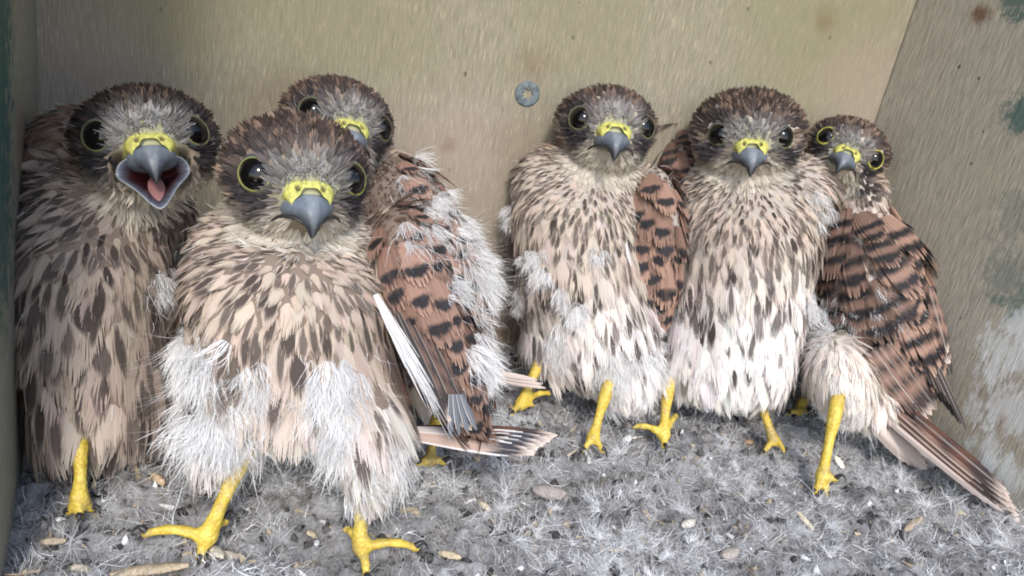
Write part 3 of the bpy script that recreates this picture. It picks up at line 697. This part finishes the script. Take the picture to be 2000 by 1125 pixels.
    if nd_:
        s_ = rng.choice(nd_, max(1, nd_ // 11), replace=False); nn_ = nrm(rng.normal(0, .35, (len(s_), 3)) - CF + .3 * np.array([0, 0, 1]))
        wc = (np.array([.90, .885, .87]) * (.75 + .3 * rng.random((len(s_), 1))))[:, None, None]
        bag.add(*feather_set(TP[s_], nrm(TD[s_]), nn_, TL[s_] * .95, TL[s_] * .85, 22, 4, lambda u, V: wc * (.92 + .12 * V)[..., None], rng, lift=.05, curl=.1, fray=.26, tipcut=.3, twist=.6, wide=.36, base=.25))
    bag.add(*strands(TP, TD, TL, rng, np.full(len(TP), .000085) * (.6 + .8 * rng.random(len(TP))), 4, np.array([.90, .885, .87]) * (.85 + .15 * rng.random((len(TP), 1))), 1.5))
    bag.link('white_down', M_DOWN, root, origin, kind='stuff')
    # ---- eyes
    for s_ in (-1, 1):
        c = EYE * (s_, 1, 1); ax_ = nrm(np.array([s_ * .58, .02, .80])); c = c - ax_ * .1
        A_ = nrm(np.cross(ax_, [0, 1, 0])); B_ = np.cross(A_, ax_)
        bm = bmesh.new(); bmesh.ops.create_uvsphere(bm, u_segments=40, v_segments=28, radius=5.85 * mm); me = bpy.data.meshes.new('eye'); bm.to_mesh(me); bm.free()
        me.polygons.foreach_set('use_smooth', np.ones(len(me.polygons), bool))
        eo = link('eye', me, M_EYE, root); eo.location = Vector(hw(c) - origin)
        prof = [(4.65, 3.35, .6), (4.72, 3.62, .15), (4.9, 3.62, .1), (5.1, 3.4, .55), (5.4, 3.0, 1.0), (5.8, 2.4, 1.15), (6.3, 1.6, 1.2), (6.8, 0.2, 1.2)]
        th = np.linspace(0, 2 * math.pi, 48, endpoint=False); rings, cl = [], []
        yel = np.array(cfg.get('ring', (.165, .16, .06))); gry = np.array([.085, .09, .105])
        for r_, h_, w_ in prof:
            sx = 1 + .05 * np.sin(th * 2 + 1) + rng.normal(0, .008, 48); rings.append(hw(c + ax_ * h_ + (A_ * np.cos(th)[:, None] + B_ * np.sin(th)[:, None] * 1.05) * (r_ * sx)[:, None]))
            low_ = .5 + .5 * -np.sin(th); ww = np.clip(w_ * cfg.get('ringw', 1) + .25 * (1 - low_) - .1, 0, 1)[:, None]; cl.append(yel * (1 - ww) + gry * ww)
        Vr = np.concatenate(rings); ro = link('eye_ring', mesh_from('eye_ring', Vr - hw(c), grid_faces(len(prof), 48, True), np.concatenate(cl)), M_RING, eo)
    # ---- beak
    def loft(path, sect, nseg=28):
        """path of (u, f) heights; sect (half width, up, down)"""
        rings = []
        th = np.linspace(0, 2 * math.pi, nseg, endpoint=False); pth = np.array(path, float); T = nrm(np.gradient(pth, axis=0))
        for (uu, ff), (tu, tf), (w_, ht) in zip(pth, T, sect):
            nu, nf = tf, -tu                                               # normal in the mid plane
            cx = np.sign(np.cos(th)) * np.abs(np.cos(th)) ** .9 * w_; cy = np.sin(th) * ht
            rings.append(np.stack([cx, uu + cy * nu, ff + cy * nf], 1))
        return np.concatenate(rings), grid_faces(len(path), nseg, True)
    path = [(-9.6, 10), (-9.4, 13.5), (-9.2, 16.5), (-9.7, 18.8), (-10.8, 20.6), (-12.4, 21.7), (-14.5, 22.1), (-16.7, 21.7), (-18.3, 20.7)]
    sect = [(8.2, 3.4), (8.0, 4.0), (7.4, 4.3), (6.4, 4.1), (5.0, 3.5), (3.6, 2.8), (2.3, 2.1), (1.3, 1.4), (.25, .3)]
    Vb, Fb = loft(path, sect); k = np.repeat(np.arange(9), 28)[:, None] / 8.0
    th = np.tile(np.linspace(0, 2 * math.pi, 28, endpoint=False), 9)
    cb = np.array([.145, .17, .20]) * (1 - sst(k, .35, .85)) + np.array([.02, .02, .025]) * sst(k, .35, .85)
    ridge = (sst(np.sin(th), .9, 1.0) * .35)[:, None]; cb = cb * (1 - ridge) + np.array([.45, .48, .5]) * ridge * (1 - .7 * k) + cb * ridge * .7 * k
    beak = link('beak', mesh_from('beak', hw(Vb) - origin, Fb, cb), M_BEAK, root)
    # cere: saddle over the beak's root, with the two nostrils sunk into it
    cpath = [(-6.2, 8.5), (-5.2, 11.5), (-4.8, 14.6), (-5.3, 17.2), (-6.9, 19.2), (-8.6, 20.3)]
    csect = [(8.8, 4.8), (8.6, 5.0), (8.0, 5.0), (7.2, 4.6), (6.2, 4.2), (5.4, 3.4)]
    cp = np.array(cpath); ti = np.linspace(0, 5, 26); thc = np.linspace(0, 2 * math.pi, 72, endpoint=False); te = ti[:, None] * (1 - .15 * sst(np.sin(thc), .78, 1.0) - .10 * sst(np.sin(thc), .3, -.6))[None]
    ip = lambda a: np.interp(te, np.arange(6), a)
    ccx = np.sign(np.cos(thc)) * np.abs(np.cos(thc)) ** .9
    Vc = np.stack([ccx * ip(np.array(csect)[:, 0]), ip(cp[:, 0]) + np.sin(thc) * ip(np.array(csect)[:, 1]), ip(cp[:, 1])], -1).reshape(-1, 3); Fc = grid_faces(26, 72, True)
    frt = sst(Vc[:, 2], 15.0, 16.5); ax2 = np.abs(Vc[:, 0]) - 3.7
    nos = np.hypot(ax2, (Vc[:, 1] + 3.6) * .85) + (1 - frt) * 9; lob = np.hypot(ax2, Vc[:, 1] + 3.8)
    Vc = Vc + np.array([0, .5, .7]) * (np.exp(-(lob / 2.2) ** 2) * frt * .5)[:, None] - np.array([0, .5, 1.0]) * (sst(nos, 1.05, .45) * 1.3)[:, None]
    cy = np.array(cfg.get('cere', (.50, .48, .13))); fadeb = sst(Vc[:, 2], 15.5, 11.5)[:, None]; 
    lowc = sst(Vc[:, 1], -7, -9.5)[:, None]
    ccol = cy * (1 - fadeb * .5) + np.array([.40, .38, .22]) * fadeb * .5; ccol = ccol * (1 - lowc * .6) + np.array([.42, .41, .30]) * lowc * .6
    ccol = ccol * (1 - sst(nos, 1.15, .6)[:, None] * .85) + np.array([.05, .035, .02]) * sst(nos, 1.15, .6)[:, None] * .85
    link('cere', mesh_from('cere', hw(Vc) - origin, Fc, ccol), M_CERE, beak)
    if not cfg.get('open'):
        lp = [(-11.0, 9), (-11.6, 13), (-12.4, 16.5), (-13.4, 19), (-14.2, 20.4)]; ls = [(6.4, 1.2), (5.6, 1.4), (4.2, 1.6), (2.6, 1.4), (.6, .6)]
        Vl, Fl = loft(lp, ls); kk = np.repeat(np.arange(5), 28)[:, None] / 4
        cl_ = [np.array([.50, .46, .22]) * (1 - sst(kk, .3, .8)) + np.array([.10, .10, .11]) * sst(kk, .3, .8)]; Vl, Fl = [Vl], [Fl]
        for s_ in (-1, 1):
            gp = np.array([[2.0, -14.2, 21.6], [4.6, -12.4, 20.2], [7.0, -11.8, 17.8], [8.8, -12.2, 15.2], [10.2, -13.4, 12.8]]); tg_ = np.linspace(0, 4, 14)
            gp = np.stack([np.interp(tg_, np.arange(5), gp[:, j]) for j in range(3)], 1) * np.array([s_, 1, 1]); gv, gf = tube(gp, .62 * np.sin(np.linspace(.5, 2.9, 14)) ** .5, 8)
            Fl.append(gf + sum(len(a) for a in Vl)); Vl.append(gv); cl_.append(np.tile([.03, .027, .025], (len(gv), 1)))
        Vl, Fl, cl_ = np.concatenate(Vl), np.concatenate(Fl), np.concatenate(cl_)
        link('lower_beak', mesh_from('lower_beak', hw(Vl) - origin, Fl, cl_), M_BEAK, beak)
    else:
        # open gape: funnel of skin between upper beak and the dropped lower beak
        rim = np.array([.84, 1, 1]) * np.array([[-13.2, -12.5, 12.5], [-11.0, -9.6, 14.5], [-7, -8.8, 17.5], [0, -9.0, 19.0], [7, -8.8, 17.5], [11.0, -9.6, 14.5], [13.2, -12.5, 12.5], [12.2, -15.0, 13.5], [7.2, -19.0, 16.5], [3.4, -24.0, 19.5], [0, -26.8, 20.0], [-3.4, -24.0, 19.5], [-7.2, -19.0, 16.5], [-12.2, -15.0, 13.5]])
        n0 = len(rim); ts = np.linspace(0, n0, 56, endpoint=False); rc = np.concatenate([rim, rim[:1]])
        r1 = np.stack([np.interp(ts, np.arange(n0 + 1), rc[:, j]) for j in range(3)], 1); 
        for _ in range(3): r1 = (np.roll(r1, 1, 0) + 2 * r1 + np.roll(r1, -1, 0)) / 4
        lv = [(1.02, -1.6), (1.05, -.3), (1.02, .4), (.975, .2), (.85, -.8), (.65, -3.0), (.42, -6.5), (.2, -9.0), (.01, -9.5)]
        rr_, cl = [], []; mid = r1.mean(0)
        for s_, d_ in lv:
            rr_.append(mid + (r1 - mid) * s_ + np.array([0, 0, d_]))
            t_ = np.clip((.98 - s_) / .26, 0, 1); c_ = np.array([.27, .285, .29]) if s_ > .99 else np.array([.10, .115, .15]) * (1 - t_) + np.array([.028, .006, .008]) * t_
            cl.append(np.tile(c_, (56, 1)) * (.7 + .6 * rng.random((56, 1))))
        link('lower_beak', mesh_from('lower_beak', hw(np.concatenate(rr_)) - origin, grid_faces(len(lv), 56, True), np.concatenate(cl)), M_MOUTH, beak)
        Vt = iv * np.array([2.6, 5.6, 1.8]); ca_, sa_ = math.cos(.6), math.sin(.6)
        Vt = np.stack([Vt[:, 0] * (1 - .25 * np.clip(-Vt[:, 1] / 5.2, 0, 1)), Vt[:, 1] * ca_ - Vt[:, 2] * sa_, Vt[:, 1] * -sa_ + Vt[:, 2] * ca_], 1) + np.array([0, -18.6, 13.4])
        link('tongue', mesh_from('tongue', hw(Vt) - origin, if_, np.tile([.25, .12, .115], (len(Vt), 1))), M_MOUTH, beak)
    return root

CFG = []; DBG = []
CFG.append(dict(seed=1, z=.252, zh=.240, base=(190, 960), label='dark brown chick with its beak wide open against the left wall', head=((200, 268), (371, 258), (297, 290), (303, 352)), open=True, hw=1.12, hh=1.0, dark=.46,
    body=[('back', 170, 330, 26, 105, 120, 24), ('breast', 222, 400, 12, 140, 90, 26), ('breast', 190, 520, 8, 120, 140, 29), ('belly', 190, 650, 8, 122, 145, 30), ('belly', 212, 752, 8, 105, 95, 26), ('thigh', 150, 812, 2, 62, 72, 17), ('thigh', 275, 788, 12, 56, 72, 16)],
    legs=[((155, 880), (155, 975), [(135, 1000, -.003), (180, 995, -.003), (155, 1010, -.003)])],
    fs=1.18, axis=(200, 400), fade=(640, 880), buff=BUFF * .76, cream=np.array([.56, .46, .39]), thighc=np.array([.52, .42, .34]), streak=(.62, .25), sw=.46, thighp=.25, down=[(310, 560, 40, 60, 8), (170, 870, 60, 60, 7)], fuzz=350))  # darker buff and cream: browner plumage plus side-wall shade put into the colour
CFG.append(dict(seed=2, z=.243, zh=.226, base=(590, 1060), label='large streaked chick standing in front of the others with white downy thighs', ring=(.27, .27, .06), ringw=.9, head=((507, 341), (678, 350), (606, 385), (611, 464)), hw=1.08, hh=1.05, dark=1.1,
    body=[('breast', 560, 470, 4, 160, 80, 26), ('breast', 555, 570, 0, 175, 125, 31), ('belly', 560, 670, 2, 165, 135, 33), ('belly', 585, 745, 6, 140, 85, 27), ('thigh', 438, 822, -6, 55, 88, 16, 16), ('thigh', 728, 860, -8, 60, 98, 17), ('belly', 690, 740, 4, 70, 120, 24, -12), ('wing', 850, 640, 8, 62, 215, 18, -20), ('back', 790, 480, 14, 60, 75, 19)],
    legs=[((462, 915), (402, 1052), [(285, 1042, .001), (392, 1090, -.003), (440, 1018, .002)], .0033), ((700, 950), (706, 1072), [(812, 1070, .001), (716, 1128, -.001), (676, 1032, .002)], .0031)],
    axis=(570, 470), fs=1.3, fade=(640, 850), streak=(.60, .28), sw=.42, thighp=.2, thighc=np.array([.66, .58, .52]), wingflow=(.42, .9, -.1), ruf=RUF * 1.0, cov_r=.0062, cov_l=.015,
    long=[('wing', 'down_edge_feather', (733, 575, -24), (852, 800, -20), 4.8, 'white')] + [('wing', 'down_edge_feather', (742, 600, -23), (862, 812, -18), 3.6, 'white')] + [('wing', 'flight_feather', (776 + 14 * i, 612 + 13 * i, -20 + 1 * i), (872 + 8 * i, 822 + 3 * i, -16 + 1 * i), 3.3, s_) for i, s_ in enumerate(['primary', 'brown', 'primary', 'brown', 'brown', 'primary', 'brown'])]
        + [('wing', 'flight_feather', (880 + 7 * i, 770, -17), (880 + 17 * i, 856 - 5 * i, -13), 1.7, 'grey') for i in range(4)]
        + [('tail', 'tail_feather', (815, 852 - 3 * i, 0 + 2 * i), (1088 - 12 * (4 - i), 876 - 8 * (i - 1), 14 + 2 * i), 5.0, s_) for i, s_ in enumerate(['tail', 'tail', 'tail', 'tail', 'darktail'])]
        + [('tail', 'tail_feather', (820, 855, 8), (1045, 886, 14), 4.5, 'pale')],
    down=[(385, 690, 55, 380, 9), (410, 740, 45, 260, 9), (435, 830, 70, 700, 10), (470, 870, 50, 300, 9), (500, 735, 30, 120, 8), (560, 850, 60, 420, 9), (610, 880, 45, 220, 9), (640, 760, 60, 420, 9), (655, 820, 40, 180, 9), (725, 920, 70, 380, 8), (820, 470, 40, 110, 8), (890, 560, 35, 60, 8), (930, 700, 45, 220, 9)], fuzz=1100))
CFG.append(dict(seed=3, z=.318, zh=.300, base=(850, 820), label='rufous chick peering over the front chick, white down hanging off its back', head=((607, 218), (742, 252), (694, 255), None), yaw=.35, hw=1.0, hh=1.0, hs=.98, dark=1.1,
    body=[('breast', 700, 330, 12, 85, 70, 20), ('back', 780, 400, 8, 80, 90, 22, -15), ('wing', 835, 520, 2, 72, 190, 18, -16), ('back', 780, 560, 22, 110, 200, 28), ('belly', 840, 700, 10, 80, 100, 26), ('wing', 895, 560, 6, 45, 130, 15, -10)],
    legs=[((850, 840), (838, 902), [(868, 903, .003), (818, 905, .002)])],
    axis=(700, 330), fade=(400, 700), wingflow=(.30, .95, -.05), streak=(.6, .3), ruf=RUF * 1.05, cov_r=.0075, cov_l=.015,
    long=[('tail', 'tail_feather', (925, 722 + 5 * i, 14), (1050 + 8 * i, 742 + 8 * i, 16), 2.6, 'pale') for i in range(3)] + [('wing', 'flight_feather', (905, 610, -8), (925, 715, -4), 4.0, 'primary'), ('wing', 'flight_feather', (890, 590, -10), (912, 700, -8), 4.0, 'brown')],
    down=[(945, 530, 42, 400, 11), (895, 440, 35, 130, 9), (850, 400, 30, 80, 8), (865, 610, 35, 90, 9), (905, 640, 45, 260, 10), (910, 740, 50, 360, 10), (770, 460, 40, 60, 9), (800, 360, 35, 60, 9), (915, 490, 40, 150, 10)], fuzz=500))
CFG.append(dict(skin=(.40, .35, .31), seed=4, z=.356, zh=.338, base=(1110, 820), label='buff streaked chick just right of the wall screw with a rufous wing down its side', head=((1137, 232), (1254, 250), (1197, 262), (1205, 312)), hw=1.0, hh=.95, dark=1.15,
    body=[('breast', 1130, 345, 4, 120, 65, 24), ('breast', 1115, 430, 2, 118, 110, 27), ('belly', 1125, 540, 2, 115, 120, 28), ('belly', 1170, 640, 0, 105, 105, 26), ('thigh', 1222, 725, -4, 66, 70, 19), ('thigh', 1065, 665, 4, 45, 60, 15), ('wing', 1280, 470, 8, 52, 145, 18, -2), ('thigh', 1150, 700, 6, 60, 60, 18)],
    legs=[((1050, 715), (1016, 792), [(1000, 808, 0), (1072, 768, .004), (1040, 790, .002)], .0031), ((1180, 780), (1158, 856), [(1140, 880, -.003), (1175, 880, -.003)], .0030)],
    axis=(1150, 320), fade=(470, 660), buff=np.array([.55, .455, .375]), streak=(.62, .26), sw=.40, cream=np.array([.80, .735, .685]), thighc=np.array([.84, .79, .75]), thighp=.12, wingflow=(.03, 1, -.05), cov_r=.0072, cov_l=.0175, ruf=np.array([.30, .185, .138]),
    long=[('wing', 'down_edge_feather', (1222, 470, -16), (1245, 640, -16), 3.2, 'white'), ('wing', 'flight_feather', (1245, 560, -8), (1262, 650, -8), 4.5, 'primary'), ('wing', 'flight_feather', (1270, 560, -6), (1285, 650, -6), 4.5, 'brown')],
    down=[(1045, 500, 20, 40, 9), (1130, 600, 22, 60, 9), (1100, 570, 15, 30, 9), (1160, 500, 18, 36, 9), (985, 420, 25, 70, 7), (1000, 580, 30, 80, 8), (1225, 720, 80, 420, 8), (1090, 670, 30, 80, 9), (1065, 530, 18, 30, 9)], fuzz=700))
CFG.append(dict(skin=(.40, .35, .31), seed=5, z=.362, zh=.345, base=(1410, 860), label='broad-headed chick with a fluffed throat and cream belly, between two others', head=((1411, 262), (1523, 268), (1465, 290), (1469, 347)), hw=1.32, hh=1.15, dark=1.0,
    body=[('breast', 1480, 375, 4, 150, 85, 26), ('breast', 1470, 470, 0, 130, 120, 28), ('belly', 1455, 580, 0, 115, 130, 29), ('belly', 1425, 685, 0, 100, 95, 25), ('thigh', 1345, 715, 2, 45, 60, 16), ('thigh', 1480, 700, -2, 62, 75, 18), ('wing', 1320, 330, 20, 40, 90, 15, 5), ('breast', 1335, 560, 8, 36, 120, 16)],
    legs=[((1303, 775), (1296, 852), [(1238, 833, .002), (1298, 872, -.001), (1320, 812, .005)], .0032), ((1482, 775), (1512, 862), [(1530, 880, -.003), (1490, 885, -.003)], .0030)],
    axis=(1465, 360), fade=(430, 640), buff=np.array([.55, .45, .37]), cream=np.array([.83, .775, .735]), streak=(.68, .20), sw=.40, thighc=np.array([.86, .80, .76]), thighp=.05, wingflow=(.05, 1, 0), cov='bar', ruf=RUF * .8,
    down=[(1590, 390, 40, 60, 8), (1580, 600, 50, 120, 8), (1400, 760, 90, 160, 8)], fuzz=500))
CFG.append(dict(skin=(.55, .48, .42), seed=6, z=.366, zh=.362, base=(1640, 930), label='slim barred rufous chick turned sideways in the right corner, long tail on litter', head=((1618, 268), (1704, 312), (1652, 297), (1636, 342)), yaw=-.6, hs=.84, ringw=.6, hw=1.0, hh=1.0, dark=1.2, ring=(.72, .66, .10),
    body=[('breast', 1675, 385, 4, 48, 60, 16), ('wing', 1688, 500, 0, 72, 100, 20, -12), ('wing', 1722, 620, -2, 70, 145, 20, -26), ('back', 1660, 600, 12, 60, 120, 21), ('thigh', 1636, 735, -12, 58, 85, 19, -12), ('thigh', 1690, 780, -4, 45, 50, 16, -30), ('wing', 1765, 540, 8, 32, 120, 14, -20)],
    legs=[((1628, 822), (1606, 936), [(1632, 936, .004), (1590, 960, -.004), (1615, 965, -.004)], 0.0032), ((1565, 790), (1556, 806), [(1540, 808, .002), (1575, 806, .001)])],
    axis=(1675, 420), fade=(400, 520), wingflow=(.42, .9, .05), cov='bar', cov_r=.0088, cov_l=.025, ruf=np.array([.30, .188, .142]), thighc=np.array([.86, .775, .69]), thighp=.03, streak=(.5, .2), m1=40,
    long=[('wing', 'flight_feather', (1775 + 5 * i, 600 + 14 * i, -18 - i), (1888 - 12 * i, 842 - 14 * i, -30 + 2 * i), 4.2, 'primary') for i in range(5)]
        + [('wing', 'flight_feather', (1815 + 4 * i, 560 + 25 * i, -14), (1850 + 3 * i, 690 + 22 * i, -20), 6.5, s_) for i, s_ in enumerate(['rufbar', 'rufbar', 'primary'])]
        + [('wing', 'flight_feather', (1690 + 14 * i, 690 - 6 * i, -26), (1800 + 10 * i, 830 - 10 * i, -18), 7.0, 'rufbar') for i in range(4)]
        + [('tail', 'tail_feather', (1715 + 7 * i, 800 - 6 * i, -14), (1995 - 6 * i, 1022 - 14 * i, -50 + i), 6.2, s_) for i, s_ in enumerate(['pale', 'darktail', 'darktail', 'rufbar', 'darktail'])]
        + [('tail', 'tail_feather', (1690, 745, -20), (1775, 860, -14), 5.5, 'grey'), ('tail', 'tail_feather', (1700, 740, -20), (1800, 850, -14), 5.5, 'grey'), ('tail', 'tail_feather', (1700, 820, -16), (1810, 915, -16), 9, 'pale')],
    down=[(1640, 600, 40, 90, 7), (1720, 590, 50, 70, 7), (1770, 690, 50, 60, 7), (1610, 665, 35, 140, 7), (1640, 810, 60, 160, 7), (1700, 850, 40, 120, 7)], fuzz=500))
for c_ in CFG: chick(c_)

# ------------------------------------------------------------------ screw in the back wall
sx, sz_, sp_ = wall_local(1030, 183, BA, BB)
nb_ = np.array([bx[1], -bx[0], 0]); rs = 24.5 * np.dot(sp_ - CAMP, CF) / FPX
def screw():
    bm = bmesh.new(); n = 64; prof = [(1.0, -.3), (1.0, .05), (.9, .12), (.62, .14), (.5, .13)]
    th = [2 * math.pi * i / n for i in range(n)]; rings = []
    for r_, h_ in prof: rings.append([bm.verts.new((r_ * math.cos(t), r_ * math.sin(t), h_)) for t in th])
    star = lambda t: .40 + .075 * math.cos(6 * t)
    for k_, h_ in ((1.0, .12), (.95, -.25)): rings.append([bm.verts.new((star(t) * k_ * math.cos(t), star(t) * k_ * math.sin(t), h_)) for t in th])
    for a, b in zip(rings[:-1], rings[1:]):
        for i in range(n): bm.faces.new((a[i], a[(i + 1) % n], b[(i + 1) % n], b[i]))
    bm.faces.new(rings[-1])
    me = bpy.data.meshes.new('screw'); bm.to_mesh(me); bm.free(); me.transform(Matrix.Scale(float(rs), 4)); return me
m_, t, b, o_ = new_mat('zinc'); k = NB(t); ob = k.n('ShaderNodeTexCoord').outputs['Object']
c = k.mix(k.mapr(k.noise(ob, 700, 4), .35, .65), (.07, .09, .095), (.16, .19, .20)); t.links.new(c, b.inputs['Base Color']); b.inputs['Metallic'].default_value = .0; b.inputs['Roughness'].default_value = .55
so = link('screw', screw(), m_, label='grey star-drive screw head sunk in the plywood back wall', category='screw')
so.location = Vector(sp_ + nb_ * .0002); so.rotation_euler = Vector(nb_).to_track_quat('Z', 'Y').to_euler()

# ------------------------------------------------------------------ loose pieces on the litter
def husk(px0, py0, px1, py1, wmm, name, label, cat, col, lift=.004, thick=.0007, group=None):
    a, b = on_floor(px0, py0, lift), on_floor(px1, py1, lift); a[2] = litter_h(a[:1], a[1:2])[0] + .0026; b[2] = litter_h(b[:1], b[1:2])[0] + .0026
    L = np.linalg.norm(b - a); d = nrm(b - a); s = nrm(np.cross(d, [0, 0, 1])); u = np.cross(s, d); o = (a + b) / 2
    n, k = 12, 10; t = np.linspace(0, 1, n); wv = wmm * .001 / 2 * np.clip(np.sin(math.pi * (t * .94 + .03)), .05, 1) ** .55; th = np.linspace(0, 2 * math.pi, k, endpoint=False)
    rg = np.random.default_rng(int(px0 * 7 + py0))
    V = a[None, None] + d * (t[:, None, None] * L) + s * (wv[:, None] * np.cos(th))[..., None] + u * (thick * np.sin(th)[None] * (.4 + wv[:, None] / wv.max()) + .0006 * np.sin(t * 3 + 1)[:, None] - .25 * wv[:, None] * np.cos(th)[None] ** 2)[..., None]
    V = V.reshape(-1, 3) + rg.normal(0, .00008, (n * k, 3)); F = grid_faces(n, k, True)
    cc = np.asarray(col) * (.8 + .4 * np.repeat(rg.random((1, k)), n, 0).reshape(-1, 1)) * (.9 + .2 * rg.random((n * k, 1)))
    ob_ = link(name, mesh_from(name, V - o, F, cc), M_LITTER, None, o, label=label, category=cat)
    if group: ob_['group'] = group
TAN = (.46, .36, .24)
husk(215, 1098, 370, 1077, 4.2, 'straw_husk', 'long tan straw husk lying by the front chick\'s outstretched toe', 'straw', TAN)
husk(290, 1130, 368, 1107, 4.0, 'straw_husk', 'pale straw husk cut by the picture\'s bottom edge', 'straw', (.55, .46, .34))
husk(412, 1015, 440, 1062, 3.4, 'wood_chip', 'pale chip leaning on the front chick\'s left-hand foot', 'chip', (.60, .54, .44), .008)
husk(410, 1065, 470, 1068, 3.2, 'wood_chip', 'flat tan chip beside the yellow foot of the front chick', 'chip', (.42, .36, .28))
husk(298, 914, 322, 936, 3.2, 'wood_chip', 'small tan chip on dark litter between the two left chicks', 'chip', (.52, .38, .24))
husk(1045, 935, 1112, 950, 9, 'pellet_flake', 'broad pinkish tan flake lying alone in mid litter', 'flake', (.36, .31, .28))
husk(1340, 1005, 1365, 990, 4, 'wood_chip', 'cream chip among white down', 'chip', (.68, .62, .54))
husk(1632, 885, 1655, 900, 4.5, 'eggshell_piece', 'cream shell fragment behind the sideways chick\'s leg', 'shell', (.74, .68, .56))
husk(1460, 845, 1480, 838, 3.0, 'wood_chip', 'orange brown chip near the pale-bellied chick\'s foot', 'chip', (.46, .30, .17))
husk(80, 1030, 128, 1042, 2.4, 'straw_husk', 'thin straw sliver on dark litter by the left wall', 'straw', (.40, .33, .24))
husk(135, 1108, 180, 1090, 2.6, 'straw_husk', 'short tan straw near the bottom left corner', 'straw', (.44, .37, .28))

husk(940, 955, 965, 972, 3.0, 'straw_husk', 'pale straw bit left of the pinkish tan flake', 'straw', (.58, .50, .38))
husk(1262, 1085, 1275, 1118, 3.0, 'quill_piece', 'white quill piece standing out near the bottom edge, right of centre', 'quill', (.78, .76, .72))
husk(1560, 985, 1600, 1010, 2.6, 'straw_husk', 'cream straw below the sideways chick\'s foot', 'straw', (.62, .53, .38))
husk(1770, 1030, 1800, 1012, 3.4, 'wood_chip', 'brown chip under the long barred tail', 'chip', (.40, .31, .22))
husk(600, 1010, 628, 1000, 3.0, 'straw_husk', 'short straw between the front chick\'s feet', 'straw', (.56, .46, .32))
husk(860, 1065, 902, 1080, 3.0, 'straw_husk', 'tan straw right of the front chick\'s right-hand toe', 'straw', (.50, .40, .27))
husk(1420, 1060, 1450, 1048, 5.0, 'pellet_flake', 'grey brown pellet flake in the right-hand white down', 'flake', (.40, .35, .30))
